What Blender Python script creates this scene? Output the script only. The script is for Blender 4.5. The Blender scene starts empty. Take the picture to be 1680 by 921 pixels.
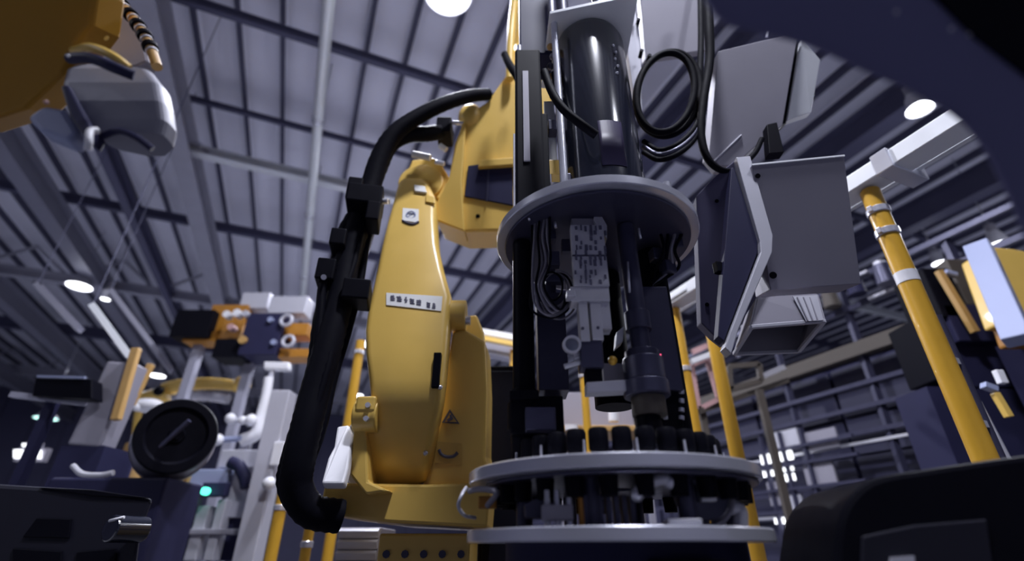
import bpy, bmesh, math, random
from mathutils import Vector, Matrix, Quaternion
random.seed(7)
scene = bpy.context.scene
COL = scene.collection
# ------------------------------------------------------------------ camera, world, exposure
CAM_Z = 1.0
F_PX = 815.0
TH = math.radians(28.4)
cam_d = bpy.data.cameras.new('camera')
cam = bpy.data.objects.new('camera', cam_d); COL.objects.link(cam)
cam.location = (0, 0, CAM_Z)
cam.rotation_euler = (math.pi/2 + TH, 0, 0)
cam_d.sensor_width = 36.0
cam_d.lens = 36.0*F_PX/1680.0
cam_d.clip_start = 0.02
cam_d.dof.use_dof = True
cam_d.dof.focus_distance = 1.95
cam_d.dof.aperture_fstop = 0.85
scene.camera = cam
vs = scene.view_settings
vs.view_transform = 'Standard'; vs.look = 'None'; vs.gamma = 1.0; vs.use_curve_mapping = False
vs.exposure = -0.1
scene.cycles.max_bounces = 7; scene.cycles.diffuse_bounces = 3; scene.cycles.glossy_bounces = 3; scene.cycles.transmission_bounces = 4
world = bpy.data.worlds.new('hall_ambient'); scene.world = world
world.use_nodes = True
bg = world.node_tree.nodes['Background']
bg.inputs[0].default_value = (0.42, 0.46, 0.80, 1)
bg.inputs[1].default_value = 0.04
LAMP_POWER = 330.0
LAMP_COLOR = (0.86, 0.88, 1.0)

# ------------------------------------------------------------------ building axes (hall is turned 22.3 degrees)
A = math.radians(22.3)
U = Vector((-math.sin(A), math.cos(A), 0)); V = Vector((math.cos(A), math.sin(A), 0)); ZZ = Vector((0, 0, 1))
def UV(u, v, z=0.0): return U*u + V*v + ZZ*z
ROTZ = A
ct, st = math.cos(TH), math.sin(TH)
def ray(px, py):
    xc = (px-840)/F_PX; yc = (460.5-py)/F_PX
    return Vector((xc, ct - yc*st, st + yc*ct))
def P(px, py, Y):
    r = ray(px, py); return r*(Y/r.y) + Vector((0, 0, CAM_Z))
def PZ(px, py, z):
    r = ray(px, py); return r*((z-CAM_Z)/r.z) + Vector((0, 0, CAM_Z))
def PV(px, py, v):
    r = ray(px, py); return r*(v/r.dot(V)) + Vector((0, 0, CAM_Z))

class Plane:
    def __init__(s, a, b, c):
        s.o = P(*a); s.n = (P(*b)-s.o).cross(P(*c)-s.o).normalized()
        if s.n.y > 0: s.n = -s.n
    def __call__(s, px, py, off=0.0):
        r_ = ray(px, py); c_ = Vector((0, 0, CAM_Z))
        return c_ + r_*((s.o + s.n*off - c_).dot(s.n)/r_.dot(s.n))
    def slab(s, poly, th, off=0.0): return MB().prism([s(x, y, off) for x, y in poly], -s.n*th)

# ------------------------------------------------------------------ materials
M = {}
def mat(name, col, rough=0.5, metal=0.0, noise=0.0, nscale=8.0, bump=0.0, emit=None, estr=0.0, coat=0.0, trans=0.0, spec=0.5):
    m = bpy.data.materials.new(name); m.use_nodes = True
    nt = m.node_tree; b = nt.nodes['Principled BSDF']
    b.inputs['Base Color'].default_value = (*col, 1)
    b.inputs['Roughness'].default_value = rough
    b.inputs['Metallic'].default_value = metal
    b.inputs['Specular IOR Level'].default_value = spec
    b.inputs['Coat Weight'].default_value = coat
    b.inputs['Transmission Weight'].default_value = trans
    if noise or bump:
        tc = nt.nodes.new('ShaderNodeTexCoord'); n = nt.nodes.new('ShaderNodeTexNoise')
        n.inputs['Scale'].default_value = nscale; n.inputs['Detail'].default_value = 4
        nt.links.new(tc.outputs['Object'], n.inputs['Vector'])
        if noise:
            r = nt.nodes.new('ShaderNodeMapRange')
            r.inputs['To Min'].default_value = 1-noise; r.inputs['To Max'].default_value = 1+noise
            mx = nt.nodes.new('ShaderNodeMix'); mx.data_type = 'RGBA'; mx.blend_type = 'MULTIPLY'
            mx.inputs['Factor'].default_value = 1
            mx.inputs['A'].default_value = (*col, 1)
            nt.links.new(n.outputs['Fac'], r.inputs['Value']); nt.links.new(r.outputs['Result'], mx.inputs['B'])
            nt.links.new(mx.outputs['Result'], b.inputs['Base Color'])
            rr = nt.nodes.new('ShaderNodeMapRange')
            rr.inputs['To Min'].default_value = max(0.05, rough-0.08); rr.inputs['To Max'].default_value = min(1, rough+0.08)
            nt.links.new(n.outputs['Fac'], rr.inputs['Value']); nt.links.new(rr.outputs['Result'], b.inputs['Roughness'])
        if bump:
            bp = nt.nodes.new('ShaderNodeBump'); bp.inputs['Strength'].default_value = bump; bp.inputs['Distance'].default_value = 0.01
            nt.links.new(n.outputs['Fac'], bp.inputs['Height']); nt.links.new(bp.outputs['Normal'], b.inputs['Normal'])
    if emit:
        b.inputs['Emission Color'].default_value = (*emit, 1); b.inputs['Emission Strength'].default_value = estr
    M[name] = m
    return m
mat('yellow', (0.80, 0.53, 0.12), 0.38, 0, 0.06, 6, 0.02, coat=0.15)
mat('yellow_post', (0.66, 0.37, 0.035), 0.35, 0, 0.07, 9, 0, coat=0.2)
mat('tan', (0.50, 0.30, 0.10), 0.5, 0, 0.1, 9)
mat('orange', (0.42, 0.18, 0.02), 0.5, 0, 0.1, 9)
mat('black', (0.005, 0.005, 0.009), 0.5, 0, 0.2, 12, spec=0.05)
mat('black_gloss', (0.010, 0.012, 0.022), 0.15, 0, 0, coat=0.0, spec=0.9)
mat('rubber', (0.005, 0.005, 0.009), 0.65, 0, 0.2, 30, 0.1, spec=0.06)
mat('dark_metal', (0.055, 0.055, 0.10), 0.38, 0.35, 0.15, 14)
mat('navy', (0.024, 0.024, 0.062), 0.55, 0.0, 0.15, 5, spec=0.15)
mat('dark_plastic', (0.010, 0.010, 0.020), 0.6, 0, 0.15, 6, spec=0.25)
mat('housing_shaded', (0.075, 0.07, 0.13), 0.6, 0.1, 0.1, 5, spec=0.2)
mat('dark_hood', (0.13, 0.13, 0.26), 0.6, 0, 0.1, 5)
mat('steel', (0.76, 0.77, 0.86), 0.24, 0.55, 0.03, 5)
mat('aluminium', (0.62, 0.62, 0.68), 0.42, 0.3, 0.08, 25)
mat('grey_paint', (0.29, 0.28, 0.335), 0.5, 0.1, 0.05, 6)
mat('grey_light', (0.55, 0.55, 0.62), 0.45, 0.2, 0.05, 8)
mat('white', (0.80, 0.80, 0.84), 0.4, 0, 0.04, 8)
mat('rail_white', (0.82, 0.84, 0.88), 0.4, 0.1, 0.04, 8)
mat('roof_sheet', (0.72, 0.72, 0.85), 0.55, 0.1, 0.08, 1.5)
mat('purlin', (0.06, 0.06, 0.11), 0.6, 0.1, 0.12, 3)
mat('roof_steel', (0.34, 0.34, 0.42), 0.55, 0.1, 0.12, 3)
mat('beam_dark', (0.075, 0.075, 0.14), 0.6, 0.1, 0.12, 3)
mat('roof_steel_shaded', (0.22, 0.22, 0.29), 0.55, 0.1, 0.12, 3)  # roof steel copy, darkened for the weaker light at far left
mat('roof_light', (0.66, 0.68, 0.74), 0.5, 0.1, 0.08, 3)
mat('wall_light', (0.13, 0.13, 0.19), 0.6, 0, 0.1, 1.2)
mat('wrist_grey', (0.27, 0.27, 0.32), 0.5, 0.1, 0.1, 8)
mat('conduit', (0.85, 0.88, 0.92), 0.4, 0.3, 0.05, 4)
mat('floor', (0.42, 0.43, 0.48), 0.35, 0, 0.12, 2)
mat('bounce_cut_dark', (0.05, 0.05, 0.07), 0.6, 0.2, 0.2, 4)
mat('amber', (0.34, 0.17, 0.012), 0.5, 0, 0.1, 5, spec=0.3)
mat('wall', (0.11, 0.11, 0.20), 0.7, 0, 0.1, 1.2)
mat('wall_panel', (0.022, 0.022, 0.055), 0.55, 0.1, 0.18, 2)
mat('olive', (0.075, 0.062, 0.052), 0.6, 0, 0.15, 4)
mat('pink', (0.50, 0.30, 0.30), 0.5, 0, 0.1, 8)
mat('label', (0.86, 0.86, 0.84), 0.5)
mat('ink', (0.10, 0.10, 0.16), 0.6)
mat('label_dark', (0.035, 0.03, 0.06), 0.4, spec=0.06)
mat('label_tan', (0.66, 0.42, 0.10), 0.5)
mat('wire', (0.24, 0.23, 0.28), 0.4, 0.3)
mat('bluish', (0.33, 0.37, 0.55), 0.5, 0.1, 0.06, 5)
mat('glass', (0.75, 0.8, 0.9), 0.08, 0, trans=0.85)
mat('lamp_glow', (1, 1, 1), 0.5, emit=(0.95, 0.98, 1.0), estr=6)
mat('window_glow', (1, 1, 1), 0.5, emit=(0.93, 0.95, 1.0), estr=2.2)
mat('green_glow', (0.1, 0.8, 0.6), 0.5, emit=(0.10, 0.95, 0.62), estr=2.5)
mat('cyan_lamp', (0.5, 0.9, 0.9), 0.5, emit=(0.55, 1.0, 0.92), estr=3.0)
mat('red_glow', (0.8, 0.1, 0.2), 0.5, emit=(1.0, 0.10, 0.22), estr=2.0)

# ------------------------------------------------------------------ mesh builder
def frame_of(d):
    d = d.normalized()
    up = Vector((0, 0, 1)) if abs(d.z) < 0.95 else Vector((0, 1, 0))
    s = d.cross(up).normalized(); t = s.cross(d).normalized()
    return s, t
def catmull(pts, n=6, closed=False):
    pts = [Vector(p) for p in pts]
    if len(pts) < 3 and not closed: return pts
    out = []; N = len(pts)
    rng = N if closed else N-1
    for i in range(rng):
        if closed:
            p0, p1, p2, p3 = pts[(i-1) % N], pts[i], pts[(i+1) % N], pts[(i+2) % N]
        else:
            p1, p2 = pts[i], pts[i+1]
            p0 = pts[i-1] if i > 0 else p1*2-p2
            p3 = pts[i+2] if i+2 < N else p2*2-p1
        for k in range(n):
            t = k/n
            out.append(0.5*((2*p1)+(p2-p0)*t+(2*p0-5*p1+4*p2-p3)*t*t+(3*p1-p0-3*p2+p3)*t**3))
    if not closed: out.append(pts[-1])
    return out
class MB:
    def __init__(s): s.v = []; s.f = []; s.sm = []
    def add(s, vs, fs, smooth=False):
        o = len(s.v); s.v += [Vector(x) for x in vs]
        for f in fs:
            s.f.append(tuple(i+o for i in f)); s.sm.append(smooth)
        return s
    def hexa(s, p):   # eight points: four below, four above
        return s.add(p, [(0, 3, 2, 1), (4, 5, 6, 7), (0, 1, 5, 4), (1, 2, 6, 5), (2, 3, 7, 6), (3, 0, 4, 7)])
    def box(s, c, size, rz=0.0, rot=None):
        c = Vector(c); h = Vector(size)/2
        R = rot if rot is not None else Matrix.Rotation(rz, 3, 'Z')
        p = [c + R @ Vector((x*h.x, y*h.y, z*h.z)) for z in (-1, 1) for (x, y) in ((-1, -1), (1, -1), (1, 1), (-1, 1))]
        return s.hexa(p)
    def bar(s, a, b, w, h, up=None):
        a, b = Vector(a), Vector(b); d = (b-a).normalized()
        if up is None: sd, up_ = frame_of(d)
        else:
            sd = d.cross(Vector(up)).normalized(); up_ = sd.cross(d).normalized()
        p = []
        for q in (a, b):
            for (x, y) in ((-1, -1), (1, -1), (1, 1), (-1, 1)):
                p.append(q + sd*(x*w/2) + up_*(y*h/2))
        return s.hexa(p)
    def ibeam(s, a, b, w, h, t=0.03):
        a, b = Vector(a), Vector(b)
        s.bar(a+ZZ*(h/2-t/2), b+ZZ*(h/2-t/2), w, t); s.bar(a-ZZ*(h/2-t/2), b-ZZ*(h/2-t/2), w, t)
        return s.bar(a, b, t, h-2*t)
    def cyl(s, a, b, r0, r1=None, n=24, caps=True):
        a, b = Vector(a), Vector(b); r1 = r0 if r1 is None else r1
        sd, up = frame_of(b-a); o = []
        for q, r in ((a, r0), (b, r1)):
            for i in range(n):
                w = 2*math.pi*i/n; o.append(q + sd*(r*math.cos(w)) + up*(r*math.sin(w)))
        s.add(o, [(i, (i+1) % n, n+(i+1) % n, n+i) for i in range(n)], True)
        if caps:
            s.add(o[:n], [tuple(reversed(range(n)))]); s.add(o[n:], [tuple(range(n))])
        return s
    def rod(s, a, b, prof, n=24):  # prof: list of (t along, radius); flat rings with sharp steps
        a, b = Vector(a), Vector(b)
        for (t0, r0), (t1, r1) in zip(prof[:-1], prof[1:]):
            if abs(t1-t0) < 1e-6: continue
            s.cyl(a.lerp(b, t0), a.lerp(b, t1), r0, r1, n)
        return s
    def lathe(s, c, prof, n=32, axis=ZZ, smooth=True):  # prof: (r, h) closed outline along the axis
        c = Vector(c); sd, up = frame_of(Vector(axis)); ax = Vector(axis).normalized()
        k = len(prof); o = []
        for i in range(n):
            w = 2*math.pi*i/n
            for (r, h) in prof: o.append(c + (sd*math.cos(w) + up*math.sin(w))*r + ax*h)
        fs = []
        for i in range(n):
            j = (i+1) % n
            for q in range(k-1): fs.append((i*k+q, i*k+q+1, j*k+q+1, j*k+q))
        s.add(o, fs, smooth); return s
    def ring(s, c, r0, r1, z0, z1, n=72, b=0.003):
        prof = [(r0, z0), (r1-b, z0), (r1, z0+b), (r1, z1-b), (r1-b, z1), (r0, z1), (r0, z0)]
        for p0, p1 in zip(prof[:-1], prof[1:]): s.lathe(c, [p0, p1], n)
        return s
    def tube(s, pts, r, n=10, closed=False, spl=6, rad=None, caps=True):
        q = catmull(pts, spl, closed) if spl else [Vector(p) for p in pts]
        N = len(q); o = []
        d0 = (q[1]-q[0]).normalized(); sd, up = frame_of(d0)
        for i in range(N):
            if closed: d = (q[(i+1) % N]-q[i-1]).normalized()
            else: d = (q[min(i+1, N-1)]-q[max(i-1, 0)]).normalized()
            sd = (sd - d*sd.dot(d)).normalized(); up = d.cross(sd)
            rr = r if rad is None else rad(i/(N-1))
            for k in range(n):
                w = 2*math.pi*k/n; o.append(q[i] + sd*(rr*math.cos(w)) + up*(rr*math.sin(w)))
        fs = []
        for i in range(N if closed else N-1):
            j = (i+1) % N
            for k in range(n): fs.append((i*n+k, i*n+(k+1) % n, j*n+(k+1) % n, j*n+k))
        if not closed and caps:
            fs.append(tuple(reversed(range(n)))); fs.append(tuple((N-1)*n+k for k in range(n)))
        return s.add(o, fs, True)
    def sphere(s, c, r, n=16, m=10, sc=(1, 1, 1)):
        c = Vector(c); o = []; fs = []
        for i in range(m+1):
            ph = math.pi*i/m
            for k in range(n):
                w = 2*math.pi*k/n
                o.append(c + Vector((r*sc[0]*math.sin(ph)*math.cos(w), r*sc[1]*math.sin(ph)*math.sin(w), r*sc[2]*math.cos(ph))))
        for i in range(m):
            for k in range(n): fs.append((i*n+k, i*n+(k+1) % n, (i+1)*n+(k+1) % n, (i+1)*n+k))
        return s.add(o, fs, True)
    def prism(s, poly, vec):
        poly = [Vector(p) for p in poly]; vec = Vector(vec); n = len(poly)
        o = poly + [p+vec for p in poly]
        return s.add(o, [tuple(range(n)), tuple(reversed(range(n, 2*n)))] + [(i, i+n, (i+1) % n+n, (i+1) % n) for i in range(n)])
    def loft(s, loops, smooth=True, caps=True):
        n = len(loops[0]); o = [Vector(p) for l in loops for p in l]; fs = []
        for i in range(len(loops)-1):
            for k in range(n): fs.append((i*n+k, i*n+(k+1) % n, (i+1)*n+(k+1) % n, (i+1)*n+k))
        if caps: fs.append(tuple(reversed(range(n)))); fs.append(tuple((len(loops)-1)*n+k for k in range(n)))
        return s.add(o, fs, smooth)
    def build(s, name, m, parent=None, bevel=0.0, at=None, seg=2):
        lo = Vector([min(p[i] for p in s.v) for i in range(3)]); hi = Vector([max(p[i] for p in s.v) for i in range(3)])
        org = Vector(at) if at is not None else (lo+hi)/2
        if parent is None and at is None: org.z = lo.z
        me = bpy.data.meshes.new(name)
        me.from_pydata([p-org for p in s.v], [], s.f)
        for p, q in zip(me.polygons, s.sm): p.use_smooth = q
        bm = bmesh.new(); bm.from_mesh(me)
        bmesh.ops.remove_doubles(bm, verts=bm.verts, dist=1e-6)
        bmesh.ops.recalc_face_normals(bm, faces=bm.faces)
        for e in bm.edges:
            if len(e.link_faces) == 2 and e.calc_face_angle(0) > 0.7: e.smooth = False
        bm.to_mesh(me); bm.free()
        me.materials.append(M[m])
        o = bpy.data.objects.new(name, me); COL.objects.link(o)
        o.location = org - wloc(parent)
        if parent is not None: o.parent = parent
        if bevel:
            b = o.modifiers.new('bevel', 'BEVEL'); b.width = bevel; b.segments = seg; b.limit_method = 'ANGLE'; b.angle_limit = 0.7
            b.harden_normals = False
        return o
def wloc(o):
    t = Vector((0, 0, 0))
    while o is not None: t = t + o.location; o = o.parent
    return t
def clone(o, loc, parent, rz=0.0, name=None):
    c = o.copy(); COL.objects.link(c); c.parent = parent; c.location = Vector(loc) - wloc(parent)
    c.rotation_euler = (0, 0, rz)
    if name: c.name = name
    return c
def tag(o, label=None, cat=None, group=None, kind=None):
    if label: o['label'] = label
    if cat: o['category'] = cat
    if group: o['group'] = group
    if kind: o['kind'] = kind
    return o
def thing(name, loc, label, cat, group=None, kind=None):
    o = bpy.data.objects.new(name, None); COL.objects.link(o); o.location = loc; o.empty_display_size = 0.1
    return tag(o, label, cat, group, kind)
def struct(name, loc=(0, 0, 0), label=None):
    o = bpy.data.objects.new(name, None); COL.objects.link(o); o.location = loc
    return tag(o, label, None, None, 'structure')

# ------------------------------------------------------------------ THE HALL
ROOF = CAM_Z + 8.0
U0, U1, V0, V1 = -9.0, 36.0, -17.0, 24.0
tag(MB().box(UV((U0+U1)/2, (V0+V1)/2, -0.1), (V1-V0, U1-U0, 0.2), ROTZ).build('floor', 'floor', at=UV(0, 0, 0)), 'grey concrete hall floor', kind='structure')
tag(MB().box((0.6, 1.8, 0.006), (8.0, 8.4, 0.012), ROTZ).build('bounce_cut_plate', 'bounce_cut_dark'), 'added dark plate cutting floor bounce under the robot cell', 'floor plate')  # dark plate added to cut the floor bounce near the robot
ceil = struct('ceiling', UV(0, 0, ROOF), 'grey sheet metal roof with dark purlins')
MB().box(UV((U0+U1)/2, (V0+V1)/2, ROOF+0.16), (V1-V0, U1-U0, 0.08), ROTZ).build('roof_deck', 'purlin', ceil)
PW = 0.70
def corr(len_):   # one ribbed roof sheet lying along local Y
    m = MB(); w = PW-0.03
    prof = [(-w/2, 0), (-w/2+0.05, 0.035), (w/2-0.05, 0.035), (w/2, 0)]
    prof = [(x, z) for x, z in prof] + [(w/2, 0.06), (-w/2, 0.06)]
    m.prism([(x, -len_/2, z) for x, z in prof], (0, len_, 0)); return m
p0 = corr(U1-U0).build('roof_panel', 'roof_sheet', None, at=(0, 0, 0)); p0.parent = ceil
pu = MB()
pu.box((0, 0, -0.06), (0.05, U1-U0, 0.16)); pu.box((0.02, 0, -0.13), (0.08, U1-U0, 0.02))
q0 = pu.build('roof_purlin', 'purlin', None, at=(0, 0, 0)); q0.parent = ceil
nv = int((V1-V0)/PW)
for i in range(nv):
    v = V0 + PW*(i+0.5)
    o = p0 if i == 0 else clone(p0, (0, 0, 0), ceil)
    o.location = UV((U0+U1)/2, v, 0.06); o.rotation_euler.z = ROTZ
    o = q0 if i == 0 else clone(q0, (0, 0, 0), ceil)
    o.location = UV((U0+U1)/2, v+PW/2, 0.04); o.rotation_euler.z = ROTZ
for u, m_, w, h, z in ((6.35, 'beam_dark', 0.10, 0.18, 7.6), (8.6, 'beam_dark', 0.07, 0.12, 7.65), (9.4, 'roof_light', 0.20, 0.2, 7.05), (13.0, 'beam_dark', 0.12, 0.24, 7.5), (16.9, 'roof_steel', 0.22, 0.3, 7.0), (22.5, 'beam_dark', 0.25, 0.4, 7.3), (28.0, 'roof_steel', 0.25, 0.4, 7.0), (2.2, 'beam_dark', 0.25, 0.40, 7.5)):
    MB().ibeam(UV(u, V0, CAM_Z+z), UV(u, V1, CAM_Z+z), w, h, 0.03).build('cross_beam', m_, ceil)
for v, m_, w, h, z in ((-3.15, 'roof_steel', 0.36, 0.5, 6.9), (-4.6, 'beam_dark', 0.18, 0.3, 6.9), (-6.2, 'roof_steel_shaded', 0.34, 0.55, 6.8), (-9.0, 'roof_steel_shaded', 0.34, 0.6, 6.7), (-12.3, 'roof_steel_shaded', 0.34, 0.6, 6.6), (5.6, 'beam_dark', 0.4, 0.5, 7.3), (8.9, 'beam_dark', 0.4, 0.55, 7.1), (12.2, 'beam_dark', 0.34, 0.6, 6.8)):
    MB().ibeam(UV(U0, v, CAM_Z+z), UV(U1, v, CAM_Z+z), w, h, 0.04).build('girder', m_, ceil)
# truss webs between roof and lower cross members on the left
for u in (9.4, 16.9, 28.0):
    for k in range(6):
        v = -16 + k*2.2
        MB().bar(UV(u, v, CAM_Z+7.05), UV(u, v+1.1, CAM_Z+7.9), 0.07, 0.07).bar(UV(u, v+1.1, CAM_Z+7.9), UV(u, v+2.2, CAM_Z+7.05), 0.07, 0.07).build('truss_web', 'roof_steel', ceil)
# walls made of cladding panels
def clad(name, a, b, z0, z1, step, m_, th=0.12, gap=0.03):
    root = struct(name, (Vector(a)+Vector(b))/2)
    d = (Vector(b)-Vector(a)); L = d.length; d.normalize(); n = max(1, int(round(L/step))); w = L/n
    rz = math.atan2(d.y, d.x)
    p = None
    for i in range(n):
        c = Vector(a)+d*(w*(i+0.5)); c.z = (z0+z1)/2
        if p is None:
            p = MB().box(c, (w-gap, th, z1-z0), rz).build('wall_panel', m_, root, at=c); first = c
        else:
            clone(p, c, root)
    MB().box((Vector(a)+Vector(b))/2+Vector((0, 0, (z0+z1)/2))+d.cross(ZZ)*0.0, (L, th*0.5, z1-z0), rz).build('wall_backing', 'navy', root)
    return root
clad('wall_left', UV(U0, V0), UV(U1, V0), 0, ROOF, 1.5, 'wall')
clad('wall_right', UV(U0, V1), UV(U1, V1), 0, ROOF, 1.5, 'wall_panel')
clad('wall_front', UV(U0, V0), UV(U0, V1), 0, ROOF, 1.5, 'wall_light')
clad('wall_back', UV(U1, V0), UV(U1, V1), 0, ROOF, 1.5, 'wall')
# ------------------------------------------------------------------ conduit under the roof
c = MB().tube([UV(U0, -0.73, CAM_Z+6.5), UV(14.5, -0.73, CAM_Z+6.5)], 0.085, 14, spl=0)
ctube = thing('ceiling_conduit', UV(4, -0.73, CAM_Z+6.4), 'long pale round conduit running under the roof beside the bright lamp', 'conduit')
c.build('pipe', 'conduit', ctube)
for u in (1.0, 4.0, 7.0, 10.0, 13.0):
    MB().bar(UV(u, -0.73, CAM_Z+6.5), UV(u, -0.73, ROOF-0.1), 0.03, 0.03).build('hanger', 'conduit', ctube)
    MB().cyl(UV(u-0.05, -0.73, CAM_Z+6.5), UV(u+0.05, -0.73, CAM_Z+6.5), 0.10, None, 14).build('clamp', 'steel', ctube)

# ------------------------------------------------------------------ high bay lamps
def high_bay(p, label, power=LAMP_POWER, r=0.30, tilt=None, group='high bay lamps'):
    p = Vector(p)
    t = thing('high_bay_lamp', p, label, 'lamp', group)
    prof = [(0.09, 0.34), (0.11, 0.30), (0.15, 0.22), (r*0.8, 0.10), (r*1.04, 0.0), (r*1.04, -0.012), (r*1.0, -0.012), (r*0.78, 0.10), (0.12, 0.20)]
    MB().lathe(p, prof, 28).build('reflector', 'grey_light', t)
    MB().cyl(p+ZZ*0.008, p+ZZ*0.0, r*0.95, r*0.95, 28).build('diffuser', 'lamp_glow', t)
    MB().cyl(p+ZZ*0.30, p+ZZ*0.52, 0.10, 0.09, 16).build('ballast', 'grey_paint', t)
    MB().cyl(p+ZZ*0.5, Vector((p.x, p.y, ROOF+0.12)), 0.012, None, 8).build('suspension_rod', 'steel', t)
    if power:
        ld = bpy.data.lights.new('lamp_light', 'AREA'); ld.shape = 'DISK'; ld.size = r*1.9; ld.energy = power; ld.color = LAMP_COLOR
        lo = bpy.data.objects.new('lamp_light', ld); COL.objects.link(lo); lo.parent = t; lo.location = (0, 0, -0.015)
        gd = bpy.data.lights.new('lamp_spill', 'POINT'); gd.energy = power*0.10; gd.color = LAMP_COLOR; gd.shadow_soft_size = r*0.8
        go = bpy.data.objects.new('lamp_spill', gd); COL.objects.link(go); go.parent = t; go.location = (0, 0, -0.30)
    return t
H = CAM_Z + 6.3
high_bay(PZ(735, -12, H), 'large bright round lamp at the top between roof ribs', LAMP_POWER*1.3)
high_bay(PZ(130, 470, H), 'bright oval lamp under the dark roof at far left', LAMP_POWER*0.45)
high_bay(PZ(1510, 178, H), 'bright lamp at upper right under the dark curved hood', LAMP_POWER*0.5, 0.2)
high_bay(PZ(1541, 432, H), 'small white lamp right of the thick yellow post', LAMP_POWER*0.4, 0.15)
high_bay(PZ(1640, 402, H-0.6), 'flat white lamp above the far right yellow housing', LAMP_POWER*0.3, 0.22)
high_bay(PZ(173, 491, H), 'tiny dim lamp just right of the far left oval lamp', 0, 0.12)
for (u, v, k) in ((-2.5, 2.66, 0.22), (-0.1, 0.85, 1.15), (10.5, 1.6, 1.8), (17.0, 1.6, 0.8), (24, -6.0, 0.5), (24, 2.0, 0.5), (3.0, -9.5, 0.5), (1.0, 12.5, 0.5)):  # unseen lamps added to shape the arm light and floor bounce
    high_bay(UV(u, v, H), 'added unseen high bay lamp lighting the hall', LAMP_POWER*k, group='added high bay lamps outside the view')
lamp_low = thing('work_lamp', PZ(75, 687, CAM_Z+4.2), 'green tinted oval lamp low on the far left', 'lamp')
pl = wloc(lamp_low)
MB().lathe(pl, [(0.1, 0.3), (0.2, 0.2), (0.40, 0.0), (0.36, 0.0), (0.16, 0.18)], 24).build('reflector', 'grey_light', lamp_low)
MB().cyl(pl, pl+ZZ*0.01, 0.36, None, 24).build('diffuser', 'cyan_lamp', lamp_low)
MB().cyl(pl+ZZ*0.28, Vector((pl.x, pl.y, ROOF+0.12)), 0.02, None, 8).build('suspension_rod', 'steel', lamp_low)

# ------------------------------------------------------------------ RIGHT: partition and steel rack
VR = 6.3
part = struct('wall_partition', UV(6, VR), 'dark blue partition behind the rack')
rows = [(0.0, 1.30), (1.33, 1.98), (2.01, 2.42), (2.45, 3.05)]
for j, (z0, z1) in enumerate(rows):
    p = None
    for i in range(12):
        u = 0.4 + 1.3*(i+0.5)
        cc = UV(u, VR+random.uniform(0, 0.05), (z0+z1)/2)
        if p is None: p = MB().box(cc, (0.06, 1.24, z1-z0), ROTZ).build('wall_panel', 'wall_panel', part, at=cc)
        else: clone(p, cc, part)
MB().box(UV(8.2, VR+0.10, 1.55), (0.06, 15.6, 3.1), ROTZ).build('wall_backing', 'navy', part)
rack = thing('steel_rack', UV(5, 6.0), 'dark steel rack with long horizontal bars in front of the dark partition', 'rack')
for z, m_, w, h in ((2.11, 'olive', 0.14, 0.16), (1.72, 'dark_metal', 0.05, 0.05), (1.46, 'dark_metal', 0.05, 0.05), (1.19, 'dark_metal', 0.05, 0.05), (1.08, 'aluminium', 0.03, 0.03), (0.62, 'dark_metal', 0.04, 0.04), (0.36, 'aluminium', 0.03, 0.03), (2.62, 'dark_metal', 0.05, 0.06), (2.95, 'dark_metal', 0.05, 0.06)):
    MB().bar(UV(0.9, 6.0, CAM_Z+z), UV(15.5, 6.0, CAM_Z+z), w, h).build('rack_bar', m_, rack)
for u in (1.1, 2.4, 3.64, 4.76, 7.6, 10.5, 14.0):
    MB().bar(UV(u, 6.04, 0), UV(u, 6.04, CAM_Z+2.95), 0.07, 0.07).build('upright', 'dark_metal', rack)
for z, us in ((2.11, (2.6, 3.05)), (1.72, (2.6, 3.0)), (1.46, (2.45, 2.9)), (1.19, (2.2, 2.65)), (2.62, (2.9, 3.3)), (2.95, (3.2, 3.6))):
    MB().bar(UV(us[0], 5.95, CAM_Z+z), UV(us[1], 5.95, CAM_Z+z), 0.05, 0.03).build('bar_highlight', 'grey_light', rack)  # light grey strips paint the highlights on the rack bars
# stored tubes on the top of the rack
for i in range(9):
    u = 3.0 + i*0.34
    z = 2.66 + (i % 2)*0.02
    b = MB().cyl(UV(u, 5.85, CAM_Z+z), UV(u, 5.85, CAM_Z+z+0.24), 0.10, 0.08, 14)
    tg = thing('storage_canister', UV(u, 5.85, CAM_Z+z), '%s canister, %s from the right in the row along the steel rack top' % (('dark grey', 'navy', 'brown')[i % 3], ('first', 'second', 'third', 'fourth', 'fifth', 'sixth', 'seventh', 'eighth', 'ninth')[i]), 'canister', 'canisters on the steel rack')
    b.build('body', ('dark_metal', 'navy', 'olive')[i % 3], tg)
    MB().cyl(UV(u, 5.85, CAM_Z+z+0.24), UV(u, 5.85, CAM_Z+z+0.28), 0.06, 0.06, 14).build('cap', 'aluminium', tg)
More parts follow.
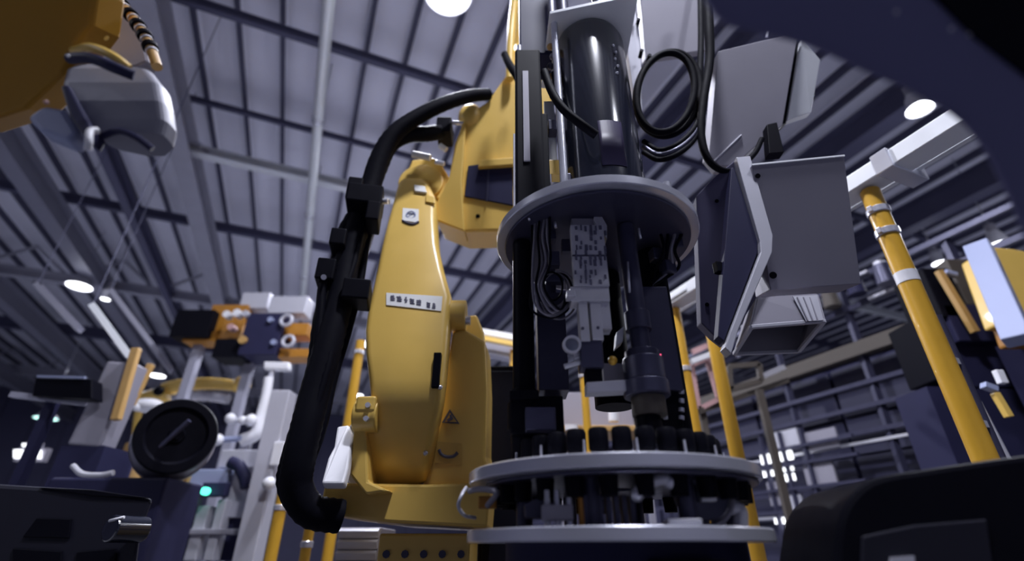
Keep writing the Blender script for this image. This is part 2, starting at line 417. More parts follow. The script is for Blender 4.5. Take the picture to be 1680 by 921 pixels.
# lit office window in the partition
win = struct('window_1', PV(1290, 780, 5.9), 'bright glazed panes low in the partition')
def vquad(px0, py0, px1, py1, v, th=0.03):
    pts = [PV(px0, py1, v), PV(px1, py1, v), PV(px1, py0, v), PV(px0, py0, v)]
    c = sum(pts, Vector())/4
    wdt = abs((pts[1]-pts[0]).dot(U)); hgt = abs(((pts[2]+pts[3])-(pts[0]+pts[1])).z)/2
    return c, (th, wdt, hgt)
for (a, b, c_, d, m_) in ((1249, 745, 1274, 761, 'window_glow'), (1278, 741, 1300, 756, 'window_glow'), (1279, 764, 1301, 774, 'window_glow'), (1281, 778, 1304, 790, 'window_glow'), (1250, 773, 1275, 782, 'window_glow'),
                        (1272, 706, 1312, 738, 'grey_light'), (1316, 706, 1376, 738, 'grey_paint'), (1290, 843, 1322, 868, 'window_glow'), (1272, 850, 1288, 860, 'window_glow'), (1296, 812, 1318, 840, 'grey_light'), (1262, 790, 1290, 830, 'grey_paint'), (1322, 760, 1372, 800, 'grey_paint')):
    cc, sz = vquad(a, b, c_, d, 5.82)
    MB().box(cc, sz, ROTZ).build('pane', m_, win)
for (a, b, c_, d) in ((1240, 740, 1247, 921), (1274, 700, 1278, 880), (1308, 690, 1316, 921)):
    c0 = PV((a+c_)/2, 700, 5.80)
    MB().bar(Vector((c0.x, c0.y, 0.3)), Vector((c0.x, c0.y, CAM_Z+1.35)), 0.05, 0.05).build('mullion', 'dark_metal', win)
for py in (735, 763, 803, 840):
    z = PV(1300, py, 5.8).z
    MB().bar(UV(3.9, 5.78, z), UV(6.9, 5.78, z), 0.04, 0.035).build('transom', 'dark_metal', win)

# ------------------------------------------------------------------ yellow posts with the white rail
fence_z = CAM_Z + 1.80
def post_at(px, py): return PZ(px, py, fence_z)
pp = [post_at(1424, 308), post_at(1154, 478), post_at(1107, 503)]
plab = ['thick yellow round post at right with two silver rings near its top', 'yellow round post behind the lower rings with silver rings', 'thin yellow round post half hidden behind the tool column']
for i, q in enumerate(pp):
    r = (0.049, 0.047, 0.038)[i]
    t = thing('guard_post', (q.x, q.y, 0), plab[i], 'post', 'yellow guard posts')
    MB().cyl((q.x, q.y, 0.02), (q.x, q.y, q.z-0.03), r, None, 28).build('tube', 'yellow_post', t)
    MB().box((q.x, q.y, 0.012), (0.2, 0.2, 0.024), ROTZ).build('base_plate', 'yellow_post', t, 0.004)
    for dz in ((0.17, 0.31) if i < 2 else (0.55,)):
        MB().ring((q.x, q.y, q.z-dz), r-0.001, r+0.008, -0.02, 0.02, 28, 0.004).build('clamp_ring', 'steel', t)
        MB().box(Vector((q.x, q.y, q.z-dz))-V*(r+0.012)-U*0.0, (0.03, 0.025, 0.034), ROTZ).build('clamp_lug', 'steel', t, 0.003)
    MB().cyl((q.x, q.y, q.z-0.03), (q.x, q.y, q.z-0.02), r*0.8, None, 20).build('post_cap', 'yellow_post', t)
    if i == 0:
        s = P(1497, 449, q.y-r); s = Vector((q.x, q.y, s.z))
        MB().cyl(s-ZZ*0.03, s+ZZ*0.03, r+0.002, None, 28).build('reflective_band', 'white', t)
rail = thing('white_rail', (pp[0].x, pp[0].y, fence_z), 'long white box rail lying over the tops of the yellow posts', 'rail')
dU = U
ra = pp[0] - dU*0.75 + ZZ*0.04; rb = pp[2] + dU*0.35 + ZZ*0.04
MB().bar(ra, rb, 0.15, 0.10, ZZ).build('beam', 'rail_white', rail, 0.006)
MB().bar(ra+V*0.13+ZZ*0.0, rb+V*0.13, 0.035, 0.05, ZZ).build('cable_channel', 'rail_white', rail)
for k in (-0.15, 0.30, 1.0):
    MB().box(pp[0]+dU*k+V*0.06+ZZ*0.04, (0.30, 0.09, 0.125), ROTZ).build('splice', 'steel', rail, 0.004)
MB().bar(rb+ZZ*0, rb+ZZ*0.0+V*0.0-U*0.6, 0.17, 0.03, ZZ).build('end_plate', 'rail_white', rail)
# slim grey cable riser right of the thick post
q = pp[0]
t = thing('cable_riser', (q.x+0.14, q.y+0.10, 0), 'slim dark steel riser just right of the thick yellow post', 'riser')
MB().cyl((q.x+0.16, q.y+0.10, 0), (q.x+0.16, q.y+0.10, fence_z-0.75), 0.022, None, 14).build('tube', 'dark_metal', t)
for z in (1.2, 1.5, 1.8):
    MB().box((q.x+0.10, q.y+0.06, z), (0.12, 0.02, 0.03), 0.5).build('strap', 'aluminium', t)

# ------------------------------------------------------------------ THE YELLOW ROBOT
RB = P(680, 900, 2.6)
robot = thing('industrial_robot', (RB.x, RB.y, 0), 'big yellow industrial robot arm with black hoses behind the tool column', 'robot')
def quadbox(poly, Y, depth): return MB().prism([P(x, y, Y) for x, y in poly], (0, depth, 0))
# pedestal and base
b = P(620, 900, 2.45); b2 = P(772, 900, 2.45)
MB().box(((b.x+b2.x)/2, 2.70, 0.53), (b2.x-b.x, 0.5, 1.06)).build('pedestal', 'yellow', robot, 0.01)
for i in range(5):
    x = b.x + 0.04 + i*(b2.x-b.x-0.08)/4
    MB().cyl((x, 2.44, 0.98), (x, 2.46, 0.98), 0.016, None, 8).build('bolt', 'dark_metal', robot)
quadbox([(533, 792), (522, 843), (640, 858), (800, 866), (806, 792), (700, 795)], 2.38, 0.62).build('base_flange', 'yellow', robot, 0.012)
# turret plate with stickers
TPL = Plane((742, 545, 2.41), (796, 560, 2.41), (718, 790, 2.50))
tur = TPL.slab([(742, 545), (762, 540), (796, 560), (799, 640), (797, 750), (808, 800), (690, 806), (704, 760), (718, 690), (733, 600)], 0.36).build('turret', 'yellow', robot, 0.014)
e = P(755, 520, 2.60)
quadbox([(742, 520), (782, 516), (794, 545), (794, 575), (742, 575)], 2.52, 0.25).build('turret_head', 'yellow', robot, 0.012)
MB().prism([TPL(738, 672, 0.002), TPL(754, 696, 0.002), TPL(725, 694, 0.002)], (0, -0.004, 0)).build('warning_triangle', 'ink', tur)
MB().prism([TPL(738.5, 678, 0.007), TPL(750, 693, 0.007), TPL(730, 692.5, 0.007)], (0, -0.002, 0)).build('warning_triangle_field', 'label_tan', tur)
MB().bar(TPL(734, 691, 0.010), TPL(743, 686, 0.010), 0.012, 0.012).bar(TPL(739, 681, 0.010), TPL(741, 689, 0.010), 0.010, 0.012).build('warning_symbol', 'ink', tur)
MB().prism([TPL(718, 725, 0.002), TPL(757, 728, 0.002), TPL(757, 764, 0.002), TPL(714, 760, 0.002)], (0, -0.004, 0)).build('sticker', 'label_tan', tur)
MB().tube([TPL(720, 738, 0.007), TPL(724, 746, 0.007), TPL(733, 750, 0.007), TPL(744, 749, 0.007), TPL(751, 743, 0.007)], 0.008, 6).build('sticker_arc', 'ink', tur)
# joint ring behind the lower end of the arm
jc = P(642, 735, 2.535)
MB().cyl(jc, jc+Vector((0, 0.10, 0)), 0.245, None, 40).build('joint_ring', 'steel', robot, 0.006)
MB().cyl(jc+Vector((0, 0.10, 0)), jc+Vector((0, 0.34, 0)), 0.22, None, 40).build('joint_housing', 'yellow', robot, 0.01)
# lower arm: a lofted casting
def rrect(xl, xr, yf, yb, z, r=0.035, k=4):
    r = min(r, (xr-xl)*0.45, (yb-yf)*0.45); pts = []
    for (cx, cy, a0) in ((xr-r, yb-r, 0), (xl+r, yb-r, 90), (xl+r, yf+r, 180), (xr-r, yf+r, 270)):
        for i in range(k+1):
            w = math.radians(a0+90*i/k); pts.append((cx+r*math.cos(w), cy+r*math.sin(w), z))
    return pts
secs = [(803, 618, 664, 2.52), (797, 604, 682, 2.49), (786, 590, 697, 2.46), (765, 580, 703, 2.415), (735, 577, 708, 2.37), (700, 580, 714, 2.32), (672, 592, 720, 2.28), (650, 606, 724, 2.255), (620, 603, 728, 2.25), (580, 598, 732, 2.265), (540, 597, 735, 2.29), (505, 602, 738, 2.315), (485, 607, 740, 2.33), (440, 617, 727, 2.37), (400, 625, 718, 2.41), (360, 635, 715, 2.46), (325, 645, 715, 2.51), (300, 652, 704, 2.55), (293, 656, 698, 2.57)]
loops = []
for (py, xl, xr, Y) in secs:
    a_, b_ = P(xl, py, Y), P(xr, py, Y)
    loops.append(rrect(a_.x, b_.x, Y, Y+0.16, a_.z))
arm = MB().loft(loops).build('lower_arm', 'yellow', robot)
def arm_Y(py):
    s = sorted(secs)
    for (p0, _, _, y0), (p1, _, _, y1) in zip(s[:-1], s[1:]):
        if p0 <= py <= p1: return y0+(y1-y0)*(py-p0)/(p1-p0)
    return 2.4
def on_arm(px, py, off=0.0): return P(px, py, arm_Y(py)-off)
# name plate with blurred dark characters
def patch(corners, off, th): return MB().prism([on_arm(x, y, off) for x, y in corners], (0, -th, 0))
pl = patch([(634, 481), (726, 487), (724, 511), (634, 501)], 0.002, 0.004).build('name_plate', 'label', arm)
for i, (x, y) in enumerate(((644, 489), (655, 490.5), (666, 492), (676, 494.5), (687, 496.5), (703, 500.5), (712, 502))):
    sz = (4.2, 4.6, 2.8, 4.4, 4.2, 4.2, 3.2)[i]
    rr = random.Random(i); gm = MB()
    for k in range(3):
        yy = y - 3.2 + 3.2*k
        gm.bar(on_arm(x-sz+rr.uniform(0, 1.5), yy, 0.008), on_arm(x+sz-rr.uniform(0, 1.5), yy+0.8, 0.008), 0.004, 0.005)
    gm.bar(on_arm(x+rr.uniform(-2, 2), y-4.5, 0.008), on_arm(x+rr.uniform(-2, 2), y+4.5, 0.008), 0.005, 0.004)
    gm.build('character', 'ink', pl)
em = patch([(661, 342), (687, 344), (687, 366), (660, 362)], 0.002, 0.004).build('emblem_plate', 'label', arm)
ec = on_arm(674, 353, 0.009)
MB().tube([ec+Vector((0.026*math.cos(w), 0, 0.026*math.sin(w))) for w in [i*math.pi*2/10 for i in range(10)]], 0.005, 6, True, 3).build('emblem_ring', 'bluish', em)
MB().bar(ec+Vector((-0.014, 0, -0.012)), ec+Vector((0.012, 0, 0.014)), 0.007, 0.004).build('emblem_stroke', 'bluish', em)
MB().tube([on_arm(660, 362, 0.006), on_arm(668, 366, 0.006), on_arm(678, 368, 0.006), on_arm(687, 364, 0.006)], 0.007, 6).build('emblem_base', 'ink', em)
# small fittings on the arm
MB().prism([on_arm(680, 306, 0.0), on_arm(698, 309, 0), on_arm(701, 319, 0.0), on_arm(681, 316, 0.0)], (0, -0.02, 0)).build('lug', 'label', arm, 0.003)
MB().prism([on_arm(699, 322, 0.0), on_arm(713, 325, 0), on_arm(714, 336, 0.0), on_arm(699, 333, 0.0)], (0, -0.015, 0)).build('lug', 'yellow', arm, 0.003)
MB().box(on_arm(718, 612, -0.03), (0.035, 0.10, 0.17)).build('slot_shade', 'black', arm, 0.004)  # black box paints the shade inside the slot recess
for (x, y) in ((698, 744), (722, 636)):
    MB().sphere(on_arm(x, y, 0.0), 0.012, 10, 6).build('bolt', 'steel', arm)
for (x, y) in ((599, 490), (634, 331)):
    c0 = on_arm(x, y, -0.06); MB().cyl(c0+Vector((-0.03, 0, 0)), c0+Vector((0.02, 0, 0)), 0.018, None, 12).build('bolt', 'label' if y < 400 else 'yellow', arm)
# axis-two motor at the left and a white piece painting the highlight on the casting
mc = P(603, 682, 2.30)
MB().cyl(mc+Vector((-0.06, 0.02, 0)), mc+Vector((0.05, 0.02, 0)), 0.075, None, 24).build('motor_flange', 'yellow', robot, 0.008)
MB().box(mc+Vector((0.0, -0.03, 0.04)), (0.09, 0.06, 0.07)).build('motor_bracket', 'yellow', robot, 0.01)
for dz in (-0.03, 0.03):
    MB().cyl(mc+Vector((0.015, -0.055, dz)), mc+Vector((0.015, -0.075, dz)), 0.012, None, 10).build('bolt', 'steel', robot)
MB().prism([P(*p) for p in ((553, 700, 2.36), (572, 697, 2.36), (579, 712, 2.34), (571, 768, 2.22), (564, 793, 2.16), (527, 793, 2.16), (538, 752, 2.25), (548, 733, 2.29))], (0, 0.05, -0.02)).build('side_cover_or_highlight', 'white', robot, 0.01)
MB().prism([P(*p, 2.30) for p in ((580, 700), (600, 690), (604, 790), (640, 806), (600, 812), (574, 780))], (0, 0.2, 0)).build('joint_guard', 'yellow', robot, 0.01)
# motor on the right of the arm
m0 = P(742, 519, 2.42)
MB().cyl(m0+Vector((-0.05, 0, 0)), m0+Vector((0.075, 0, 0)), 0.085, None, 28).build('drive_motor', 'yellow', robot, 0.006)
MB().cyl(m0+Vector((0.075, -0.02, -0.035)), m0+Vector((0.10, -0.02, -0.035)), 0.025, None, 14).build('plug', 'steel', robot)
# elbow casting
EPL = Plane((716, 362, 2.62), (840, 378, 2.62), (800, 166, 2.44))
elb = EPL.slab([(716, 332), (736, 292), (746, 236), (759, 200), (772, 184), (800, 166), (833, 118), (846, 70), (905, 60), (905, 385), (842, 378), (762, 380), (716, 362)], 0.32).build('elbow', 'yellow', robot, 0.016)
EPL.slab([(716, 332), (736, 292), (748, 236), (759, 200), (764, 205), (758, 300), (762, 380), (716, 362)], 0.2, 0.04).build('elbow_web', 'yellow', elb, 0.01)
EPL.slab([(768, 272), (840, 262), (842, 337), (762, 322)], 0.03, 0.015).build('recess_cover', 'navy', elb, 0.004)
EPL.slab([(788, 262), (900, 254), (900, 266), (784, 274)], 0.06, 0.05).build('ledge', 'yellow', elb, 0.006)
EPL.slab([(800, 278), (803, 278), (800, 330), (797, 330)], 0.01, 0.02).build('cover_rib', 'dark_metal', elb)
MB().cyl(EPL(784, 355, 0.005), EPL(784, 355, -0.005), 0.014, None, 12).build('bolt_hole', 'black', elb)
MB().sphere(P(772, 192, 2.50), 0.085, 18, 12, (1, 0.8, 1.25)).build('casting_boss', 'yellow', elb)
hb = P(690, 298, 2.58)
MB().cyl(hb, hb+Vector((0, 0.2, 0)), 0.15, None, 32).build('elbow_hub', 'yellow', elb, 0.01)
MB().prism([P(*p, 2.60) for p in ((664, 292), (676, 262), (712, 258), (726, 272), (738, 292), (722, 330), (700, 312))], (0, 0.2, 0)).build('hub_casting', 'yellow', elb, 0.012)
MB().cyl(P(677, 253, 2.50), P(706, 259, 2.50), 0.022, None, 14).build('fitting', 'label', elb)
MB().cyl(P(714, 266, 2.49), P(729, 269, 2.49), 0.016, None, 14).build('fitting', 'steel', elb)
MB().cyl(P(722, 239, 2.50), P(732, 246, 2.50), 0.018, None, 14).build('fitting', 'label', elb)
MB().box(P(730, 217, 2.52), (0.10, 0.16, 0.13)).build('wrist_motor', 'black', elb, 0.008)
MB().cyl(P(742, 201, 2.46), P(760, 203, 2.46), 0.014, None, 12).build('fitting', 'steel', elb)
# forearm rising behind the column
fa = [P(868, 120, 2.62), P(872, 20, 2.50), P(876, -120, 2.30)]
MB().tube(fa, 0.16, 22, spl=6, rad=lambda t: 0.15-0.03*t).build('forearm', 'yellow', robot)
MB().tube([P(836, 130, 2.36), P(838, 70, 2.32), P(842, 20, 2.28), P(850, -40, 2.2)], 0.028, 12).build('forearm_conduit', 'yellow', robot)
MB().sphere(P(851, 83, 2.2), 0.02, 12, 8).build('plug', 'steel', robot)
MB().tube([P(828, 90, 2.2), P(835, 105, 2.15), P(846, 122, 2.1), P(860, 150, 2.1)], 0.026, 10).build('forearm_cable', 'rubber', robot)
# hoses
def ripple(r, k, a=0.06): return lambda t: r*(1+a*math.sin(t*k))
hA = [(802, 155, 2.42), (770, 158, 2.36), (725, 172, 2.30), (680, 195, 2.28), (645, 222, 2.28), (622, 262, 2.30), (606, 315, 2.32), (588, 370, 2.30), (570, 430, 2.28), (556, 500, 2.25), (538, 570, 2.22), (518, 640, 2.20), (503, 700, 2.18), (490, 760, 2.18), (487, 800, 2.2), (510, 838, 2.24), (560, 848, 2.30)]
MB().tube([P(*p) for p in hA], 0.055, 14, spl=8, rad=lambda t: (0.040+0.026*min(1, t*2.2))*(1+0.03*math.sin(t*420))).build('hose', 'rubber', robot)
hB = [(725, 216, 2.50), (700, 220, 2.42), (668, 222, 2.36), (640, 238, 2.34), (622, 275, 2.36), (600, 330, 2.30), (570, 380, 2.32), (555, 440, 2.34), (532, 520, 2.32), (522, 600, 2.30), (502, 680, 2.28), (482, 750, 2.26), (475, 795, 2.28), (500, 835, 2.32), (560, 850, 2.4)]
MB().tube([P(*p) for p in hB], 0.045, 12, spl=8, rad=ripple(0.052, 380, 0.03)).build('hose', 'rubber', robot)
hC = [(600, 345, 2.28), (588, 400, 2.26), (575, 450, 2.24), (548, 520, 2.2), (540, 590, 2.18), (520, 660, 2.16), (500, 720, 2.15), (478, 780, 2.16), (500, 820, 2.2)]
MB().tube([P(*p) for p in hC], 0.022, 10, spl=8).build('cable', 'black', robot)
hD = [(618, 345, 2.34), (602, 400, 2.34), (590, 470, 2.32), (572, 540, 2.30), (548, 620, 2.28), (530, 700, 2.26), (505, 770, 2.26)]
MB().tube([P(*p) for p in hD], 0.020, 10, spl=8).build('cable', 'black', robot)
hE = [(545, 440, 2.2), (530, 470, 2.2), (525, 520, 2.2), (520, 580, 2.2), (500, 650, 2.2)]
MB().tube([P(*p) for p in hE], 0.024, 10, spl=8).build('cable', 'black', robot)
for (x, y, sx, sz) in ((600, 330, 0.19, 0.12), (583, 322, 0.08, 0.15), (613, 358, 0.07, 0.12), (537, 452, 0.09, 0.12), (586, 484, 0.13, 0.11), (557, 400, 0.08, 0.1)):
    MB().box(P(x, y, 2.24), (sx, 0.16, sz), 0.2).build('hose_clamp', 'black', robot, 0.008)
MB().cyl(P(531, 455, 2.145), P(531, 455, 2.16), 0.014, None, 10).build('bolt', 'steel', robot)
MB().cyl(P(636, 330, 2.24), P(626, 331, 2.24), 0.017, None, 10).build('bolt', 'steel', robot)
# link rod along the hoses
MB().bar(P(612, 370, 2.38), P(590, 440, 2.40), 0.03, 0.05).build('support_rod', 'dark_metal', robot)
# black block that stands in for the shadow gap behind the turret
cb = P(815, 700, 2.95)
t = thing('shadow_block', (cb.x, 3.05, 0), 'tall black block painting the shadow gap between yellow robot and tool column', 'cabinet')
a_, b_ = P(792, 600, 3.06), P(868, 600, 3.06)
MB().box(((a_.x+b_.x)/2, 3.26, a_.z/2), (b_.x-a_.x, 0.4, a_.z)).build('body', 'black', t, 0.01)
MB().box(((a_.x+b_.x)/2, 3.055, a_.z/2), (b_.x-a_.x-0.05, 0.015, a_.z-0.08)).build('shadow_block_face', 'black', t, 0.004)
MB().box((b_.x-0.06, 3.04, 1.3), (0.02, 0.02, 0.12)).build('handle', 'dark_metal', t, 0.004)  # handle added on the shadow block
# louvred grey cabinet below
a_, b_ = P(556, 866, 3.2), P(626, 866, 3.2)
t = thing('louvred_cabinet', ((a_.x+b_.x)/2, 3.4, 0), 'low grey louvred cabinet beside the robot pedestal', 'cabinet')
MB().box(((a_.x+b_.x)/2, 3.4, a_.z/2), (b_.x-a_.x, 0.4, a_.z)).build('body', 'grey_paint', t, 0.006)
for i in range(6):
    MB().box(((a_.x+b_.x)/2, 3.19, a_.z-0.03-i*0.055), (b_.x-a_.x-0.02, 0.03, 0.04), rot=Matrix.Rotation(0.5, 3, 'X')).build('louvre', 'grey_light', t)

# ------------------------------------------------------------------ THE TOOL COLUMN
TX, TY = 0.312, 1.60
tool = thing('tool_column', (TX, TY, 0), 'tall round tool column of steel rings, black cylinders and cables', 'tool')
def T(x, y, z): return Vector((TX+x, TY+y, CAM_Z+z))
def TP(px, py, dy=0.0): return P(px, py, TY+dy)
# stand under the lowest ring
MB().cyl((TX, TY, 0), (TX, TY, CAM_Z+0.016), 0.33, None, 48).build('stand', 'navy', tool)
MB().box((TX+0.07, TY-0.30, 0.80), (0.16, 0.16, 0.36)).build('stand_box', 'black', tool, 0.006)
MB().ring((TX-0.02, TY, CAM_Z), 0.10, 0.420, 0.014, 0.045, 96, 0.003).build('base_ring', 'steel', tool)
MB().ring((TX-0.02, TY, CAM_Z), 0.05, 0.420, 0.164, 0.196, 96, 0.003).build('lower_ring', 'steel', tool)
MB().ring((TX+0.006, TY, CAM_Z), 0.05, 0.376, 1.012, 1.046, 96, 0.003).build('upper_ring', 'steel', tool)
MB().ring((TX+0.006, TY, CAM_Z), 0.03, 0.345, 0.999, 1.011, 72, 0.003).build('ring_liner', 'dark_metal', tool)
MB().ring((TX, TY, CAM_Z), 0.05, 0.39, 0.155, 0.163, 72, 0.002).build('ring_liner', 'dark_metal', tool)
# standoffs between the two low rings
for i in range(8):
    w = math.radians(22+45*i)
    MB().cyl(T(0.30*math.cos(w), 0.30*math.sin(w), 0.045), T(0.30*math.cos(w), 0.30*math.sin(w), 0.156), 0.022, None, 16).build('standoff', 'dark_metal', tool)
# hanging black bushes and studs under the lower ring
bush = None
for i in range(26):
    w = 2*math.pi*(i+0.5)/26
    pos = T(0.345*math.cos(w), 0.345*math.sin(w), 0.135)
    if bush is None:
        bush = MB().cyl(pos-ZZ*0.026, pos+ZZ*0.021, 0.021, 0.024, 14).build('bush', 'black', tool, at=pos)
    else: clone(bush, pos, tool)
for (px, m_, top) in ((898, 'aluminium', 792), (914, 'steel', 790), (934, 'steel', 790), (953, 'orange', 788)):
    a_ = P(px, 835, TY-0.30); MB().cyl((a_.x, a_.y, CAM_Z+0.045), (a_.x, a_.y, CAM_Z+0.125), 0.008, 0.006, 10).build('stud', m_, tool)
MB().prism([P(860, 828, TY-0.25), P(880, 818, TY-0.25), P(918, 826, TY-0.25), P(912, 850, TY-0.25), P(862, 850, TY-0.25)], (0, 0.06, 0)).build('bracket', 'dark_metal', tool, 0.003)
MB().box(P(914, 842, TY-0.3), (0.075, 0.03, 0.035)).build('terminal', 'grey_paint', tool, 0.003)
for i in range(7):
    x = 960+i*13
    a_ = P(x, 850, TY-0.28); MB().box((a_.x, a_.y, CAM_Z+0.08), (0.012, 0.03, 0.07)).build('fin', 'dark_metal', tool)
# bent steel handle between the low rings
MB().tube([P(1044, 812, TY-0.33), P(1050, 802, TY-0.34), P(1070, 792, TY-0.34), P(1090, 787, TY-0.34), P(1100, 793, TY-0.33)], 0.013, 12).build('handle', 'aluminium', tool)
MB().sphere(P(1045, 812, TY-0.335), 0.017, 12, 8).build('handle_end', 'steel', tool)
MB().sphere(P(1097, 792, TY-0.335), 0.018, 12, 8).build('handle_end', 'steel', tool)
gc = P(1152, 812, TY-0.22)
gm = MB().lathe(gc, [(0.015, -0.02), (0.06, -0.02), (0.06, 0.02), (0.015, 0.02), (0.015, -0.02)], 28, Vector((0.2, -1, -0.1)))
gr = gm.build('pulley', 'dark_metal', tool)
MB().tube([gc+Vector((0.072*math.cos(w), -0.01, 0.072*math.sin(w))) for w in [i*math.pi/7 for i in range(14)]], 0.006, 8, True, 3).build('belt', 'wire', tool)
MB().box(gc+Vector((0, -0.03, 0)), (0.04, 0.03, 0.04)).build('pulley_block', 'aluminium', tool, 0.004)
MB().box(gc+Vector((0.017, -0.047, 0.005)), (0.008, 0.01, 0.028)).build('pulley_tag', 'orange', tool)
MB().tube([P(1180, 866, TY-0.2), P(1178, 850, TY-0.2), P(1184, 838, TY-0.2), P(1200, 833, TY-0.2), P(1214, 838, TY-0.2), P(1216, 864, TY-0.2)], 0.018, 10).build('hook', 'grey_light', tool)
MB().box(P(1120, 862, TY-0.37)+ZZ*0.006, (0.075, 0.05, 0.012)).build('pad', 'grey_light', tool, 0.003)
# loose wiring at the left edge of the low rings
MB().tube([P(765, 800, TY-0.05), P(758, 812, TY-0.1), P(752, 830, TY-0.1), P(762, 846, TY-0.08), P(780, 850, TY-0.05)], 0.005, 8).build('wire', 'grey_light', tool)
MB().tube([P(770, 806, TY-0.1), P(790, 803, TY-0.15), P(815, 808, TY-0.2), P(800, 830, TY-0.15)], 0.008, 8).build('wire', 'wire', tool)
MB().box(P(800, 825, TY-0.1), (0.05, 0.04, 0.03)).build('connector', 'orange', tool, 0.003)
# ring of black knobs
kn = None
for i in range(30):
    w = 2*math.pi*i/30
    pos = T(0.285*math.cos(w), 0.285*math.sin(w), 0.196)
    if kn is None:
        kn = MB().lathe(pos, [(0.0, 0.0), (0.010, 0.0), (0.010, 0.018), (0.020, 0.022), (0.026, 0.03), (0.026, 0.074), (0.022, 0.082), (0.0, 0.082)], 16).build('knob', 'black', tool, at=pos)
    else: clone(kn, pos, tool)
    if i % 2 == 0 and 15 < i < 30:
        w2 = w+math.pi/30; pos = T(0.315*math.cos(w2), 0.315*math.sin(w2), 0.196)
        MB().rod(pos, pos+ZZ*0.05, [(0, 0.010), (0.3, 0.010), (0.3001, 0.004), (1, 0.003)], 10).build('pin', 'steel', tool)
# ---- posts between rings
def vpost(px, py, dy): 
    q_ = P(px, py, TY+dy); return q_.x, q_.y
def post(px, py, dy, z0, z1, prof, m_, name, bev=0.0):
    x, y = vpost(px, py, dy)
    mb = MB()
    for (za, zb, r0, r1) in prof: mb.cyl((x, y, CAM_Z+za), (x, y, CAM_Z+zb), r0, r1, 28)
    return mb.build(name, m_, tool, bev)
post(858, 480, -0.05, 0, 0, [(0.43, 0.992, 0.036, 0.036), (0.40, 0.44, 0.046, 0.046), (0.32, 0.40, 0.052, 0.052), (0.196, 0.32, 0.040, 0.040)], 'black', 'post', 0.003)
post(900, 480, 0.10, 0, 0, [(0.196, 0.992, 0.03, 0.03)], 'dark_metal', 'post')
post(1036, 450, -0.16, 0, 0, [(0.52, 0.992, 0.030, 0.030), (0.60, 0.66, 0.040, 0.040), (0.50, 0.53, 0.052, 0.052)], 'dark_metal', 'spindle', 0.002)
post(1050, 560, -0.18, 0, 0, [(0.43, 0.50, 0.060, 0.060), (0.385, 0.43, 0.066, 0.066)], 'dark_metal', 'spindle_head', 0.004)
post(1052, 570, -0.18, 0, 0, [(0.33, 0.385, 0.048, 0.048)], 'olive', 'spindle_collar', 0.003)
post(1052, 600, -0.18, 0, 0, [(0.26, 0.33, 0.042, 0.035)], 'black', 'spindle_nose', 0.003)
post(1072, 460, 0.02, 0, 0, [(0.196, 0.992, 0.05, 0.05)], 'black', 'post')
post(985, 430, 0.20, 0, 0, [(0.45, 0.992, 0.07, 0.07)], 'black', 'spindle')
# dark boxes right and left
def pbox(x0, y0, x1, y1, dy, dep, m_, name, bev=0.003, parent=None):
    a_, b_ = P(x0, (y0+y1)/2, TY+dy), P(x1, (y0+y1)/2, TY+dy)
    zt, zb = P((x0+x1)/2, y0, TY+dy).z, P((x0+x1)/2, y1, TY+dy).z
    return MB().box(((a_.x+b_.x)/2, TY+dy+dep/2, (zt+zb)/2), (b_.x-a_.x, dep, zt-zb)).build(name, m_, parent or tool, bev)
pbox(1064, 470, 1108, 640, -0.12, 0.16, 'dark_metal', 'drive_box')
pbox(1060, 640, 1118, 705, -0.10, 0.16, 'black', 'drive_base')
pbox(882, 480, 930, 640, -0.02, 0.12, 'dark_metal', 'valve_box')
pbox(838, 650, 925, 712, -0.10, 0.16, 'black', 'clamp_base')
pbox(862, 668, 912, 706, -0.15, 0.05, 'dark_metal', 'clamp_plate')
pbox(836, 640, 884, 655, -0.12, 0.14, 'black', 'clamp_collar')
rl = pbox(1081, 581, 1085, 585, -0.125, 0.01, 'red_glow', 'indicator_light', 0)
a_ = P(1088, 645, TY-0.13); b_ = P(1092, 688, TY-0.13)
MB().rod(b_, a_, [(0, 0.007), (0.15, 0.007), (0.1501, 0.0055), (0.9, 0.0055), (0.9001, 0.010), (1, 0.010)], 12).build('pin', 'grey_light', tool)
for y in (640, 655, 670, 683):
    MB().cyl(P(1118, y, TY-0.10), P(1118, y+6, TY-0.10), 0.009, None, 10).build('screw', 'steel', tool)
# ---- central slide unit
sl = pbox(936, 300, 972, 372, -0.20, 0.06, 'grey_paint', 'slide_rail')
pbox(958, 318, 978, 372, -0.165, 0.05, 'dark_metal', 'slide_rail')
MB().prism([P(976, 330, TY-0.21), P(982, 345, TY-0.21), P(996, 370, TY-0.21), P(996, 392, TY-0.21), P(988, 380, TY-0.21), P(974, 362, TY-0.21)], (0, 0.05, 0)).build('slide_bracket', 'aluminium', tool, 0.002)
plate = pbox(939, 369, 995, 469, -0.235, 0.03, 'aluminium', 'hole_plate', 0.002)
pz = [(x, y) for y in range(375, 468, 8) for x in range(945, 994, 8)]
rr = random.Random(3); hole = None
for (x, y) in pz:
    if rr.random() < 0.62:
        c0 = P(x+rr.uniform(-1, 1), y+rr.uniform(-1, 1), TY-0.235)
        if hole is None: hole = MB().box(c0, (0.008, 0.008, 0.012)).build('hole', 'ink', plate, at=c0)
        else:
            hh = clone(hole, c0, plate); hh.scale = (rr.uniform(0.6, 1.2), 1, rr.uniform(0.7, 1.8))
pbox(939, 418, 995, 420, -0.238, 0.03, 'dark_metal', 'joint_line', 0, plate)
pbox(936, 470, 1000, 494, -0.23, 0.06, 'aluminium', 'slide_block', 0.003)
pbox(986, 494, 1002, 540, -0.22, 0.05, 'aluminium', 'finger', 0.002)
pbox(951, 495, 966, 560, -0.225, 0.05, 'aluminium', 'finger', 0.002)
pbox(970, 495, 988, 558, -0.225, 0.05, 'aluminium', 'finger', 0.002)
